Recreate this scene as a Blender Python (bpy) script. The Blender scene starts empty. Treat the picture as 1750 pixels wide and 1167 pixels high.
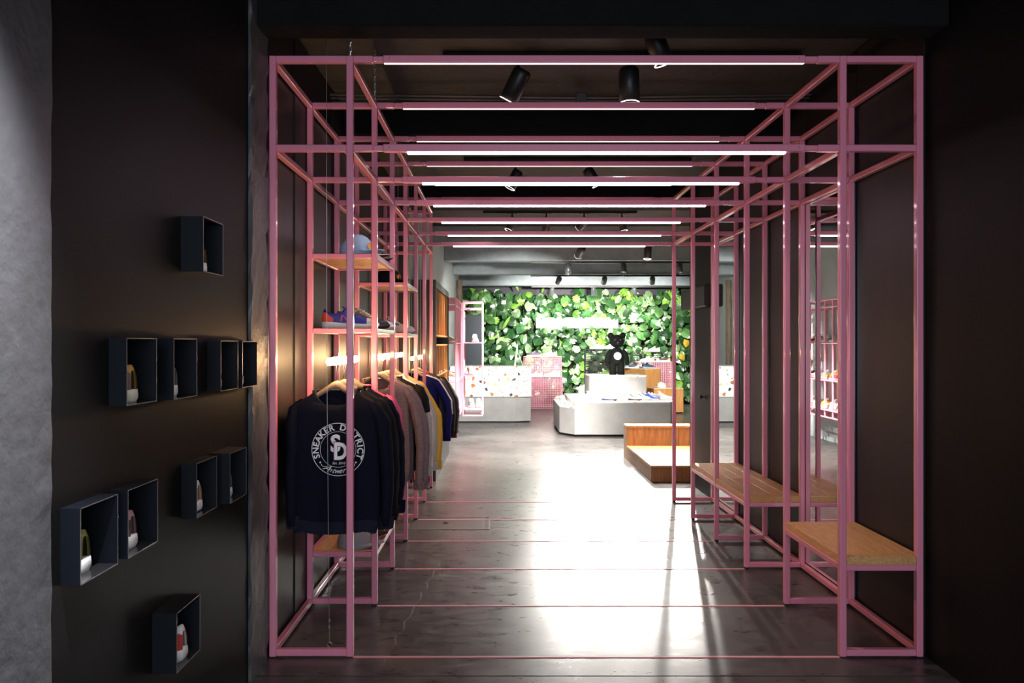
import bpy, math, random
from mathutils import Vector, Matrix
random.seed(7)
S = bpy.context.scene
C = S.collection
PI = math.pi

# ------------------------------------------------------------------ camera
F, VX, VY, HC = 1313.6, 855.6, 585.4, 1.348          # focal length in px, vanishing point, eye height


def P(px, py, Y):
    return Vector(((px - VX) / F * Y, Y, HC - (py - VY) / F * Y))


cam_d = bpy.data.cameras.new('camera')
cam_d.sensor_width = 36.0
cam_d.lens = 36.0 * F / 1750.0
cam_d.shift_x = (875.0 - VX) / 1750.0
cam_d.shift_y = (VY - 583.5) / 1750.0
cam_d.clip_start = 0.02
cam = bpy.data.objects.new('camera', cam_d)
C.objects.link(cam)
cam.location = (0, 0, HC)
cam.rotation_euler = (PI / 2, 0, 0)
S.camera = cam

# ------------------------------------------------------------------ world, exposure, large lights
w = bpy.data.worlds.new('world')
S.world = w
w.use_nodes = True
w.node_tree.nodes['Background'].inputs[0].default_value = (0.55, 0.6, 0.7, 1)
w.node_tree.nodes['Background'].inputs[1].default_value = 0.02
S.view_settings.view_transform = 'Standard'
S.view_settings.look = 'None'
S.view_settings.gamma = 1.0
S.view_settings.use_curve_mapping = False
S.view_settings.exposure = 0.0

BACK_SPOT = 900.0        # W, each spot of the bright back room
FRONT_SPOT = 30.0
ROD_GLOW = 85.0
LED_GLOW = 14.0


def area(name, loc, rot, sx, sy, power, col):
    d = bpy.data.lights.new(name, 'AREA')
    d.shape = 'RECTANGLE'
    d.size, d.size_y, d.energy, d.color = sx, sy, power, col
    o = bpy.data.objects.new(name, d)
    C.objects.link(o)
    o.location, o.rotation_euler = loc, rot
    return o


# the shop window behind the camera lets in a little cool daylight
area('entrance_daylight', (0.4, -2.35, 1.5), (PI / 2, 0, 0), 2.4, 2.2, 140.0, (0.8, 0.9, 1.0))

# ------------------------------------------------------------------ materials
_m = {}


def nt(m):
    return m.node_tree.nodes, m.node_tree.links


def mat(name, col, rough=0.5, metal=0.0, emit=None, estr=0.0, var=0.0, vscale=8.0, bump=0.0, bscale=60.0,
        stretch=(1, 1, 1), spec=0.5, col2=None, rnd=0.0, rvar=0.0, sheen=0.0, trans=0.0, coat=0.0):
    """Principled material; optional noise variation, bump and per-object tone."""
    if name in _m:
        return _m[name]
    m = bpy.data.materials.new(name)
    m.use_nodes = True
    n, l = nt(m)
    b = n['Principled BSDF']
    c4 = (*col, 1)
    b.inputs['Base Color'].default_value = c4
    b.inputs['Roughness'].default_value = rough
    b.inputs['Metallic'].default_value = metal
    b.inputs['Specular IOR Level'].default_value = spec
    if coat:
        b.inputs['Coat Weight'].default_value = coat
        b.inputs['Coat Roughness'].default_value = 0.07
    if sheen:
        b.inputs['Sheen Weight'].default_value = sheen
    if trans:
        b.inputs['Subsurface Weight'].default_value = 0.0
    if emit:
        b.inputs['Emission Color'].default_value = (*emit, 1)
        b.inputs['Emission Strength'].default_value = estr
    src = None
    if var or bump or rvar:
        tc = n.new('ShaderNodeTexCoord')
        mp = n.new('ShaderNodeMapping')
        mp.inputs['Scale'].default_value = stretch
        l.new(tc.outputs['Object'], mp.inputs['Vector'])
        nz = n.new('ShaderNodeTexNoise')
        nz.inputs['Scale'].default_value = vscale
        nz.inputs['Detail'].default_value = 6
        nz.inputs['Roughness'].default_value = 0.62
        l.new(mp.outputs['Vector'], nz.inputs['Vector'])
        if var:
            mx = n.new('ShaderNodeMix')
            mx.data_type = 'RGBA'
            rp = n.new('ShaderNodeValToRGB')
            rp.color_ramp.elements[0].position = 0.35
            rp.color_ramp.elements[1].position = 0.68
            l.new(nz.outputs['Fac'], rp.inputs['Fac'])
            l.new(rp.outputs['Color'], mx.inputs['Factor'])
            d = col2 if col2 else tuple(max(0, c * (1 - var)) for c in col)
            mx.inputs['A'].default_value = c4
            mx.inputs['B'].default_value = (*d, 1)
            src = mx.outputs['Result']
            l.new(src, b.inputs['Base Color'])
        if rvar:
            mr = n.new('ShaderNodeMapRange')
            mr.inputs['To Min'].default_value = max(0.02, rough - rvar)
            mr.inputs['To Max'].default_value = rough + rvar
            mr.inputs['From Min'].default_value = 0.3
            mr.inputs['From Max'].default_value = 0.7
            l.new(nz.outputs['Fac'], mr.inputs['Value'])
            l.new(mr.outputs['Result'], b.inputs['Roughness'])
        if bump:
            n2 = n.new('ShaderNodeTexNoise')
            n2.inputs['Scale'].default_value = bscale
            n2.inputs['Detail'].default_value = 5
            l.new(mp.outputs['Vector'], n2.inputs['Vector'])
            bp = n.new('ShaderNodeBump')
            bp.inputs['Strength'].default_value = bump
            bp.inputs['Distance'].default_value = 0.01
            l.new(n2.outputs['Fac'], bp.inputs['Height'])
            l.new(bp.outputs['Normal'], b.inputs['Normal'])
    if rnd:
        oi = n.new('ShaderNodeObjectInfo')
        hs = n.new('ShaderNodeHueSaturation')
        mr = n.new('ShaderNodeMapRange')
        mr.inputs['To Min'].default_value = 1 - rnd
        mr.inputs['To Max'].default_value = 1 + rnd
        l.new(oi.outputs['Random'], mr.inputs['Value'])
        l.new(mr.outputs['Result'], hs.inputs['Value'])
        if src:
            l.new(src, hs.inputs['Color'])
        else:
            hs.inputs['Color'].default_value = c4
        l.new(hs.outputs['Color'], b.inputs['Base Color'])
    _m[name] = m
    return m


def wood(name, light, dark, stretch, rnd=0.12, rough=0.45, scale=9.0):
    if name in _m:
        return _m[name]
    m = mat(name, light, rough, var=1, vscale=scale, col2=dark, stretch=stretch, bump=0.08, bscale=30, rnd=rnd)
    return m


def terrazzo(name):
    m = bpy.data.materials.new(name)
    m.use_nodes = True
    n, l = nt(m)
    b = n['Principled BSDF']
    b.inputs['Roughness'].default_value = 0.3
    tc = n.new('ShaderNodeTexCoord')
    nz = n.new('ShaderNodeTexNoise')
    nz.inputs['Scale'].default_value = 7
    l.new(tc.outputs['Object'], nz.inputs['Vector'])
    ad = n.new('ShaderNodeMixRGB')
    ad.blend_type = 'ADD'
    ad.inputs['Fac'].default_value = 0.12
    l.new(tc.outputs['Object'], ad.inputs['Color1'])
    l.new(nz.outputs['Color'], ad.inputs['Color2'])
    prev = None
    for sc, thr in ((9.5, 0.30), (21.0, 0.25)):
        v = n.new('ShaderNodeTexVoronoi')
        v.inputs['Scale'].default_value = sc
        l.new(ad.outputs['Color'], v.inputs['Vector'])
        lt = n.new('ShaderNodeMath')
        lt.operation = 'LESS_THAN'
        lt.inputs[1].default_value = thr
        l.new(v.outputs['Distance'], lt.inputs[0])
        sep = n.new('ShaderNodeSeparateColor')
        l.new(v.outputs['Color'], sep.inputs['Color'])
        gt = n.new('ShaderNodeMath')
        gt.operation = 'GREATER_THAN'
        gt.inputs[1].default_value = 0.5
        l.new(sep.outputs['Green'], gt.inputs[0])
        mu = n.new('ShaderNodeMath')
        mu.operation = 'MULTIPLY'
        l.new(lt.outputs[0], mu.inputs[0])
        l.new(gt.outputs[0], mu.inputs[1])
        rp = n.new('ShaderNodeValToRGB')
        rp.color_ramp.interpolation = 'CONSTANT'
        e = rp.color_ramp.elements
        e[0].position, e[0].color = 0.0, (0.48, 0.17, 0.05, 1)
        e[1].position, e[1].color = 0.38, (0.035, 0.045, 0.045, 1)
        for p_, c_ in ((0.62, (0.30, 0.12, 0.05, 1)), (0.78, (0.65, 0.48, 0.18, 1)), (0.9, (0.16, 0.19, 0.19, 1))):
            x = e.new(p_)
            x.color = c_
        l.new(sep.outputs['Red'], rp.inputs['Fac'])
        mx = n.new('ShaderNodeMix')
        mx.data_type = 'RGBA'
        l.new(mu.outputs[0], mx.inputs['Factor'])
        if prev is None:
            mx.inputs['A'].default_value = (0.72, 0.71, 0.69, 1)
        else:
            l.new(prev, mx.inputs['A'])
        l.new(rp.outputs['Color'], mx.inputs['B'])
        prev = mx.outputs['Result']
    l.new(prev, b.inputs['Base Color'])
    return m


def floor_material():
    m = bpy.data.materials.new('polished_concrete')
    m.use_nodes = True
    n, l = nt(m)
    b = n['Principled BSDF']
    tc = n.new('ShaderNodeTexCoord')
    mp = n.new('ShaderNodeMapping')
    mp.inputs['Scale'].default_value = (1, 1, 1)
    l.new(tc.outputs['Object'], mp.inputs['Vector'])
    n1 = n.new('ShaderNodeTexNoise')
    n1.inputs['Scale'].default_value = 1.7
    n1.inputs['Detail'].default_value = 9
    n1.inputs['Roughness'].default_value = 0.68
    l.new(mp.outputs['Vector'], n1.inputs['Vector'])
    mp2 = n.new('ShaderNodeMapping')
    mp2.inputs['Scale'].default_value = (5, 11, 1)
    l.new(tc.outputs['Object'], mp2.inputs['Vector'])
    n2 = n.new('ShaderNodeTexNoise')
    n2.inputs['Scale'].default_value = 1.6
    n2.inputs['Detail'].default_value = 8
    n2.inputs['Roughness'].default_value = 0.7
    n2.inputs['Distortion'].default_value = 0.6
    l.new(mp2.outputs['Vector'], n2.inputs['Vector'])
    r1 = n.new('ShaderNodeValToRGB')
    r1.color_ramp.elements[0].position, r1.color_ramp.elements[0].color = 0.30, (0.022, 0.019, 0.019, 1)
    r1.color_ramp.elements[1].position, r1.color_ramp.elements[1].color = 0.74, (0.090, 0.080, 0.076, 1)
    l.new(n1.outputs['Fac'], r1.inputs['Fac'])
    r2 = n.new('ShaderNodeValToRGB')
    r2.color_ramp.elements[0].position, r2.color_ramp.elements[0].color = 0.36, (0.7, 0.7, 0.7, 1)
    r2.color_ramp.elements[1].position, r2.color_ramp.elements[1].color = 0.70, (1.35, 1.35, 1.35, 1)
    l.new(n2.outputs['Fac'], r2.inputs['Fac'])
    mx = n.new('ShaderNodeMixRGB')
    mx.blend_type = 'MULTIPLY'
    mx.inputs['Fac'].default_value = 0.8
    l.new(r1.outputs['Color'], mx.inputs['Color1'])
    l.new(r2.outputs['Color'], mx.inputs['Color2'])
    l.new(mx.outputs['Color'], b.inputs['Base Color'])
    rr = n.new('ShaderNodeMapRange')
    rr.inputs['From Min'].default_value = 0.35
    rr.inputs['From Max'].default_value = 0.7
    rr.inputs['To Min'].default_value = 0.26
    rr.inputs['To Max'].default_value = 0.43
    l.new(n2.outputs['Fac'], rr.inputs['Value'])
    l.new(rr.outputs['Result'], b.inputs['Roughness'])
    b.inputs['Specular IOR Level'].default_value = 0.62
    bp = n.new('ShaderNodeBump')
    bp.inputs['Strength'].default_value = 0.04
    bp.inputs['Distance'].default_value = 0.006
    l.new(n2.outputs['Fac'], bp.inputs['Height'])
    l.new(bp.outputs['Normal'], b.inputs['Normal'])
    return m


M_FLOOR = floor_material()
M_TERR = terrazzo('terrazzo')
M_PINK = mat('pink_paint', (0.64, 0.20, 0.295), 0.3, coat=0.8)


def round_edges(m, r=0.004):
    n, l = nt(m)
    bv = n.new('ShaderNodeBevel')
    bv.samples = 4
    bv.inputs['Radius'].default_value = r
    l.new(bv.outputs['Normal'], n['Principled BSDF'].inputs['Normal'])
    l.new(bv.outputs['Normal'], n['Principled BSDF'].inputs['Coat Normal'])


round_edges(M_PINK)
M_PINKW = mat('pale_pink_paint', (0.70, 0.29, 0.37), 0.4)
M_BLACK = mat('black_metal', (0.012, 0.012, 0.013), 0.42, spec=0.4)
M_RUBBER = mat('black_rubber', (0.01, 0.01, 0.01), 0.7)
M_LED = mat('led_pink', (0.9, 0.8, 0.85), 0.5, emit=(1.0, 0.74, 0.90), estr=LED_GLOW)
M_LED2 = mat('led_dim', (0.9, 0.9, 0.9), 0.5, emit=(1.0, 0.86, 0.86), estr=1.1)
M_ROD = mat('led_warm', (0.9, 0.8, 0.7), 0.5, emit=(1.0, 0.60, 0.28), estr=ROD_GLOW)
M_WIRE = mat('steel_wire', (0.55, 0.55, 0.56), 0.3, 1.0)
M_WALL = mat('dark_plaster', (0.0060, 0.0058, 0.0060), 0.5, var=0.25, vscale=1.5, bump=0.05, bscale=5, spec=0.08)
M_PIER = mat('rough_concrete_paint', (0.065, 0.064, 0.068), 0.45, var=0.2, vscale=12, bump=0.35, bscale=30, spec=0.4)
M_PANEL = mat('dark_brown_panel', (0.0135, 0.0105, 0.0108), 0.45, var=0.3, vscale=2.0, stretch=(6, 6, 0.6), spec=0.25, rnd=0.12)
M_CEIL = mat('dark_ceiling', (0.028, 0.025, 0.023), 0.75, var=0.55, vscale=5, bump=0.5, bscale=22)
M_BEAM = mat('dark_beam', (0.006, 0.006, 0.0065), 0.85, spec=0.12, var=0.3, vscale=4, bump=0.25, bscale=14)
M_BEAM_LIT = mat('spotlit_beam', (0.26, 0.31, 0.33), 0.55, var=0.25, vscale=4, bump=0.5, bscale=14)  # charcoal beams; the spotlight on them is put into this paler colour
M_GREYWALL = mat('pale_grey_wall', (0.40, 0.44, 0.45), 0.6, var=0.15, vscale=3, bump=0.15, bscale=20)
M_SLATE = mat('slate_blue_panel', (0.035, 0.047, 0.060), 0.5)
M_NAVYBACK = mat('purple_black_wall', (0.022, 0.018, 0.032), 0.6)
M_CONC = mat('light_concrete', (0.30, 0.305, 0.30), 0.55, var=0.2, vscale=3.5, bump=0.1, bscale=20)
M_BENCH = wood('oak_bench', (0.60, 0.315, 0.125), (0.42, 0.19, 0.07), (14, 1.6, 14), rough=0.4)
M_SHELF = wood('oak_shelf', (0.50, 0.28, 0.12), (0.38, 0.19, 0.075), (10, 1.5, 10))
M_OAKV = wood('oak_boards_upright', (0.36, 0.16, 0.045), (0.20, 0.075, 0.02), (9, 9, 1.0), rnd=0.2, scale=6)
M_OAKH = wood('oak_boards_flat', (0.42, 0.21, 0.075), (0.28, 0.12, 0.04), (9, 1.2, 9), rnd=0.1, scale=6)
M_OAKP = wood('oak_plinth', (0.48, 0.24, 0.075), (0.34, 0.155, 0.045), (9, 9, 0.8), rnd=0.1, scale=6)
M_ENDGRAIN = mat('end_grain', (0.25, 0.16, 0.10), 0.6, var=0.6, vscale=40, bump=0.3, bscale=60, rnd=0.15)
M_MIRROR = mat('mirror_glass', (0.86, 0.90, 0.89), 0.0, 1.0)
M_HANGER = mat('hanger_wood', (0.165, 0.120, 0.080), 0.5, var=0.25, vscale=10, stretch=(1, 12, 12), rnd=0.1)
M_BOX = mat('display_box_steel', (0.0045, 0.0057, 0.009), 0.5, spec=0.15)
M_BOXFLOOR = mat('display_box_gloss', (0.02, 0.02, 0.022), 0.08, spec=0.6)
M_RIM = mat('display_box_rim', (0.18, 0.17, 0.17), 0.35, 0.6)
M_WHITE = mat('white', (0.75, 0.75, 0.73), 0.5)
M_LENS = mat('spot_lens', (0.9, 0.9, 0.85), 0.3, emit=(1, 0.95, 0.88), estr=3.0)
M_GREYSPOT = mat('grey_spot_body', (0.10, 0.11, 0.115), 0.4, 0.3)


def fabric(name, col, var=0.15, scale=160):
    return mat('fabric_' + name, col, 0.85, var=var, vscale=scale, bump=0.25, bscale=350, spec=0.12)


# ------------------------------------------------------------------ mesh helpers
class MB:
    def __init__(s):
        s.v, s.f = [], []

    def add(s, vs, fs):
        b = len(s.v)
        s.v += [tuple(p) for p in vs]
        s.f += [tuple(b + i for i in q) for q in fs]
        return s

    def box(s, x0, x1, y0, y1, z0, z1):
        return s.add([(x, y, z) for z in (z0, z1) for y in (y0, y1) for x in (x0, x1)],
                     [(0, 2, 3, 1), (4, 5, 7, 6), (0, 1, 5, 4), (2, 6, 7, 3), (0, 4, 6, 2), (1, 3, 7, 5)])

    def cbox(s, x0, x1, y0, y1, z0, z1, c=0.003):
        """chamfered box: 6 faces, 12 edge strips, 8 corner triangles"""
        lo, hi = (x0, y0, z0), (x1, y1, z1)
        idx, vs = {}, []
        for sx in (0, 1):
            for sy in (0, 1):
                for sz in (0, 1):
                    k = (sx, sy, sz)
                    for ax in range(3):
                        p = []
                        for a in range(3):
                            base = hi[a] if k[a] else lo[a]
                            off = 0 if a == ax else (-c if k[a] else c)
                            p.append(base + off)
                        idx[(k, ax)] = len(vs)
                        vs.append(p)
        fs = []
        cen = Vector(((x0 + x1) / 2, (y0 + y1) / 2, (z0 + z1) / 2))

        def face(q):
            a, b_, c_ = (Vector(vs[i]) for i in q[:3])
            nrm = (b_ - a).cross(c_ - a)
            m_ = sum((Vector(vs[i]) for i in q), Vector()) / len(q)
            fs.append(tuple(q) if nrm.dot(m_ - cen) > 0 else tuple(reversed(q)))
        for ax in range(3):
            o = [a for a in range(3) if a != ax]
            for sg in (0, 1):
                q = []
                for u, v_ in ((0, 0), (1, 0), (1, 1), (0, 1)):
                    k = [0, 0, 0]
                    k[ax] = sg
                    k[o[0]], k[o[1]] = u, v_
                    q.append(idx[(tuple(k), ax)])
                face(q)
            for u in (0, 1):
                for v_ in (0, 1):
                    k0, k1 = [0, 0, 0], [0, 0, 0]
                    k0[o[0]] = k1[o[0]] = u
                    k0[o[1]] = k1[o[1]] = v_
                    k1[ax] = 1
                    face([idx[(tuple(k0), o[0])], idx[(tuple(k0), o[1])], idx[(tuple(k1), o[1])], idx[(tuple(k1), o[0])]])
        for sx in (0, 1):
            for sy in (0, 1):
                for sz in (0, 1):
                    face([idx[((sx, sy, sz), a)] for a in range(3)])
        return s.add(vs, fs)

    def prism(s, poly, z0, z1):
        n = len(poly)
        vs = [(x, y, z0) for x, y in poly] + [(x, y, z1) for x, y in poly]
        fs = [tuple(range(n - 1, -1, -1)), tuple(range(n, 2 * n))]
        fs += [(i, (i + 1) % n, n + (i + 1) % n, n + i) for i in range(n)]
        return s.add(vs, fs)

    def prism_y(s, poly, y0, y1):
        """polygon in (x,z) extruded along y"""
        n = len(poly)
        vs = [(x, y0, z) for x, z in poly] + [(x, y1, z) for x, z in poly]
        fs = [tuple(range(n)), tuple(range(2 * n - 1, n - 1, -1))]
        fs += [(i, n + i, n + (i + 1) % n, (i + 1) % n) for i in range(n)]
        return s.add(vs, fs)

    def tube(s, pts, r, n=8, cap=True, ry=None):
        pts = [Vector(p) for p in pts]
        rs = r if isinstance(r, (list, tuple)) else [r] * len(pts)
        base = len(s.v)
        up = None
        for i, p in enumerate(pts):
            d = (pts[min(i + 1, len(pts) - 1)] - pts[max(i - 1, 0)]).normalized()
            if up is None:
                up = Vector((0, 0, 1)) if abs(d.z) < 0.9 else Vector((0, 1, 0))
            a = d.cross(up).normalized()
            b = a.cross(d).normalized()
            up = b
            for k in range(n):
                t = 2 * PI * k / n
                s.v.append(tuple(p + a * (rs[i] * math.cos(t)) + b * ((ry[i] if ry else rs[i]) * math.sin(t))))
        for i in range(len(pts) - 1):
            for k in range(n):
                a0 = base + i * n + k
                a1 = base + i * n + (k + 1) % n
                s.f.append((a0, a1, a1 + n, a0 + n))
        if cap:
            s.f.append(tuple(base + k for k in range(n - 1, -1, -1)))
            e = base + (len(pts) - 1) * n
            s.f.append(tuple(e + k for k in range(n)))
        return s

    def grid(s, rows, closed=False):
        """rows: list of equal-length point lists"""
        b, n = len(s.v), len(rows[0])
        for r in rows:
            s.v += [tuple(p) for p in r]
        for i in range(len(rows) - 1):
            for k in range(n if closed else n - 1):
                k2 = (k + 1) % n
                s.f.append((b + i * n + k, b + i * n + k2, b + (i + 1) * n + k2, b + (i + 1) * n + k))
        return s

    def lathe(s, prof, n=16, cx=0, cy=0, sx=1.0, sy=1.0):
        rows = [[(cx + r * sx * math.cos(2 * PI * k / n), cy + r * sy * math.sin(2 * PI * k / n), z) for k in range(n)] for r, z in prof]
        return s.grid(rows, True)

    def ball(s, c, rx, ry, rz, n=14, m=9):
        rows = []
        for i in range(m + 1):
            t = -PI / 2 + PI * i / m
            rr = max(math.cos(t), 1e-3)
            rows.append([(c[0] + rx * rr * math.cos(2 * PI * k / n), c[1] + ry * rr * math.sin(2 * PI * k / n), c[2] + rz * math.sin(t)) for k in range(n)])
        return s.grid(rows, True)

    def xf(s, M_, start=0):
        for i in range(start, len(s.v)):
            s.v[i] = tuple(M_ @ Vector(s.v[i]))
        return s

    def mesh(s, name, m, smooth=False):
        me = bpy.data.meshes.new(name)
        me.from_pydata(s.v, [], s.f)
        if m:
            me.materials.append(m)
        if smooth:
            me.polygons.foreach_set('use_smooth', [True] * len(me.polygons))
        me.update()
        return me


def tag(o, label=None, cat=None, group=None, kind=None):
    if label:
        o['label'] = label
    if cat:
        o['category'] = cat
    if group:
        o['group'] = group
    if kind:
        o['kind'] = kind
    return o


def link(name, data, parent=None, world=True):
    o = bpy.data.objects.new(name, data)
    C.objects.link(o)
    if parent is not None:
        o.parent = parent
        if world:                       # mesh written in world coordinates under an unrotated parent
            p, off = parent, Vector()
            while p is not None:
                off += p.location
                p = p.parent
            o.location = -off
    return o


def obj(name, mb, m, parent=None, smooth=False, world=True):
    return link(name, mb.mesh(name, m, smooth), parent, world)


def thing(name, loc, label, cat, group=None, rz=0.0):
    o = bpy.data.objects.new(name, None)
    o.empty_display_size = 0.1
    C.objects.link(o)
    o.location = loc
    o.rotation_euler = (0, 0, rz)
    return tag(o, label, cat, group)


def struct(name, mb, m, parent=None, smooth=False):
    o = obj(name, mb, m, parent, smooth)
    if parent is None:
        o['kind'] = 'structure'
    return o


def copy_tree(o, parent=None):
    c = o.copy()
    C.objects.link(c)
    c.parent = parent
    for ch in o.children:
        copy_tree(ch, c)
    return c


# ------------------------------------------------------------------ layout constants
D0, ST, TB = 3.284, 0.64, 0.029                     # first frame, spacing of frames, tube size
FR = [D0 + ST * i for i in range(7)]
XLO, XLI = -0.990, -0.631                           # left rack: outer and inner faces
XRI, XRO = 1.451, 1.808                             # right rack
ZT, ZM = 2.575, 2.195                               # top of the upper and of the lower beams
WL, WR = -1.003, 1.825                              # entrance walls
WLB = -0.88                                         # left wall of the back room
YG = 16.85                                          # green wall
YR_END = 7.40

# ------------------------------------------------------------------ the setting
mb = MB()
mb.box(-1.5, 5.2, -2.6, 3.104, -0.12, 0.0).box(-1.5, 5.2, 3.112, 17.3, -0.12, 0.0).box(-1.5, 5.2, 3.104, 3.112, -0.12, -0.012)
floor = struct('floor', mb, M_FLOOR)
M_STRIP = mat('pink_floor_inlay', (0.72, 0.27, 0.30), 0.4)
for i in range(6):
    obj('inlay_strip', MB().box(XLI, XRI, FR[i] + 0.004, FR[i] + 0.018, 0.0, 0.0025), M_STRIP, floor)
# worn patch repair running along the left of the passage
mbk = MB()
rows = []
for k in range(30):
    y = 3.16 + k * 0.055
    x = -0.50 + 0.008 * math.sin(k * 1.7) + 0.006 * math.sin(k * 4.1) + 0.0045 * k
    wd = 0.0015 + 0.003 * abs(math.sin(k * 2.3))
    rows.append([(x - wd, y, 0.0012), (x + wd, y, 0.0012)])
mbk.grid(rows)
obj('repair_seam', mbk, mat('floor_scuff', (0.13, 0.115, 0.11), 0.6, var=0.6, vscale=60), floor)

# display boxes on the left wall: near-edge x, y top, y bottom, protrusion
BX = [(347.2, 369.2, 463.8, 0.070), (216.3, 577.3, 694.2, 0.046), (296.8, 578.2, 683.4, 0.046), (377.2, 582.0, 668.8, 0.046),
      (414.2, 583.0, 663.0, 0.046), (336.0, 792.0, 886.4, 0.048), (392.8, 775.0, 861.3, 0.070), (218.5, 837.7, 955.0, 0.046),
      (301.8, 1048.0, 1151.0, 0.070), (137.2, 868.9, 1001.0, 0.046)]
BLEN = 0.172
boxes = []
for xo, yt, yb, pr in BX:
    xopen = WL + pr
    Y = abs(xopen) * F / (VX - xo)
    boxes.append((Y, Y + BLEN, HC - (yb - VY) / F * Y, HC - (yt - VY) / F * Y, xopen))


def wall_with_holes(x, y0, y1, z0, z1, holes, nx):
    ys = sorted({y0, y1} | {a for h in holes for a in h[:2]})
    zs = sorted({z0, z1} | {a for h in holes for a in h[2:4]})
    m_ = MB()
    for i in range(len(ys) - 1):
        for j in range(len(zs) - 1):
            cy, cz = (ys[i] + ys[i + 1]) / 2, (zs[j] + zs[j + 1]) / 2
            if any(h[0] < cy < h[1] and h[2] < cz < h[3] for h in holes):
                continue
            q = [(x, ys[i], zs[j]), (x, ys[i + 1], zs[j]), (x, ys[i + 1], zs[j + 1]), (x, ys[i], zs[j + 1])]
            m_.add(q, [(0, 1, 2, 3) if nx > 0 else (3, 2, 1, 0)])
    return m_


wall_left = struct('wall_left', wall_with_holes(WL, -2.6, 7.30, 0, 2.86, boxes, 1).box(WL - 0.42, WL - 0.36, -2.6, 7.30, 0, 2.86), M_WALL)
# rough pier near the camera, and the rough pilaster beside the pink frame
rngp = random.Random(3)


def rough_strip(name, x, y0, y1, z0, z1, th, parent=None, ny=5, nz=60, amp=0.004):
    rows = []
    for j in range(nz + 1):
        z = z0 + (z1 - z0) * j / nz
        r = [(x, y0, z)]
        for i in range(ny + 1):
            y = y0 + (y1 - y0) * i / ny
            r.append((x + th + rngp.uniform(-amp, amp) * (1.6 if i in (0, ny) else 0.5), y + rngp.uniform(-amp, amp) * 0.8, z))
        r.append((x, y1, z))
        rows.append(r)
    m_ = MB().grid(rows)
    return obj(name, m_, M_PIER, parent)


tag(rough_strip('trim_1', WL, -0.6, 1.70, 0, 2.85, 0.010, ny=40, nz=50, amp=0.0015), kind='structure')
tag(rough_strip('trim_2', WL, 3.055, 3.262, 0, 2.85, 0.014), kind='structure')
# dark upright boards behind the left rack
ye = 3.29
rp_ = random.Random(11)
k = 0
while ye < 7.25:
    wd = [0.42, 0.30, 0.55, 0.36, 0.48][k % 5]
    y2 = min(ye + wd, 7.28)
    obj('wall_panel', MB().cbox(WL - 0.001, WL + 0.004 + 0.006 * (k % 2), ye + 0.003, y2 - 0.003, 0.005, 2.84, 0.002), M_PANEL, wall_left)
    ye = y2
    k += 1
# end cheek of the left wall where it steps into the back room, then the pale wall of the back room
struct('wall_left_cheek', MB().box(WL - 0.4, WLB - 0.001, 7.30, 7.36, 0, 2.86), M_BLACK)
struct('wall_left_rear', MB().box(WLB - 0.1, WLB, 7.36, 17.3, 0, 2.86), M_GREYWALL)
wall_right = struct('wall_right', MB().box(WR, WR + 0.25, -2.6, YR_END, 0, 2.86), M_WALL)
for k, (a, b) in enumerate(((3.30, 3.93), (3.93, 4.57), (4.57, 5.21), (5.21, 5.85), (5.85, 6.62), (6.62, 7.39))):
    obj('wall_panel', MB().cbox(WR - 0.006 - 0.002 * (k % 2), WR + 0.001, a + 0.002, b - 0.002, 0.005, 2.84, 0.002), M_PANEL if k < 5 else mat('near_black_panel', (0.0055, 0.0045, 0.0045), 0.6, spec=0.15), wall_right)
struct('wall_passage_end', MB().box(WR, 5.2, YR_END - 0.12, YR_END, 0, 2.86), M_GREYWALL)
struct('wall_right_rear', MB().box(5.1, 5.2, YR_END, 17.3, 0, 2.86), M_GREYWALL)
struct('wall_rear', MB().box(-1.5, 5.2, 17.2, 17.3, 0, 2.86), M_NAVYBACK)
struct('wall_entrance', MB().box(-1.5, 2.1, -2.6, -2.5, 0, 2.86), M_WALL)
struct('ceiling', MB().box(-1.5, 5.2, -2.6, 17.3, 2.85, 2.95), M_CEIL)
# lintel over the passage and the ceiling beams
struct('trim_3', MB().cbox(WL, WR, 3.12, 3.262, 2.635, 2.85, 0.008), M_BEAM)
nb = 4
for y, z, th in ((4.86, 2.66, 0.26), (7.38, 2.66, 0.26)):
    struct('trim_%d' % nb, MB().cbox(WL, 5.1 if y > 7 else WR, y, y + th, z, 2.85, 0.01), M_BEAM)
    nb += 1
for y, z in ((9.85, 2.63), (11.95, 2.62), (14.2, 2.61), (16.35, 2.56)):
    struct('trim_%d' % nb, MB().cbox(WLB, 5.1, y, y + 0.24, z, 2.85, 0.01), M_BEAM_LIT)
    nb += 1

# ------------------------------------------------------------------ the pink frame
FG = 'parts of the pink passage frame'


def tubebox(parent, name, x0, x1, y0, y1, z0, z1, m=M_PINK, c=0.0028):
    return obj(name, MB().cbox(x0, x1, y0, y1, z0, z1, c), m, parent)


left = thing('pink_tube_rack', (-0.81, D0, 0), 'long pink square-tube rack with shelves and hanging clothes on the left', 'rack')
right = thing('pink_tube_rack', (1.63, D0, 0), 'long pink square-tube rack holding wooden bench seats along the right wall', 'rack')


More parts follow.
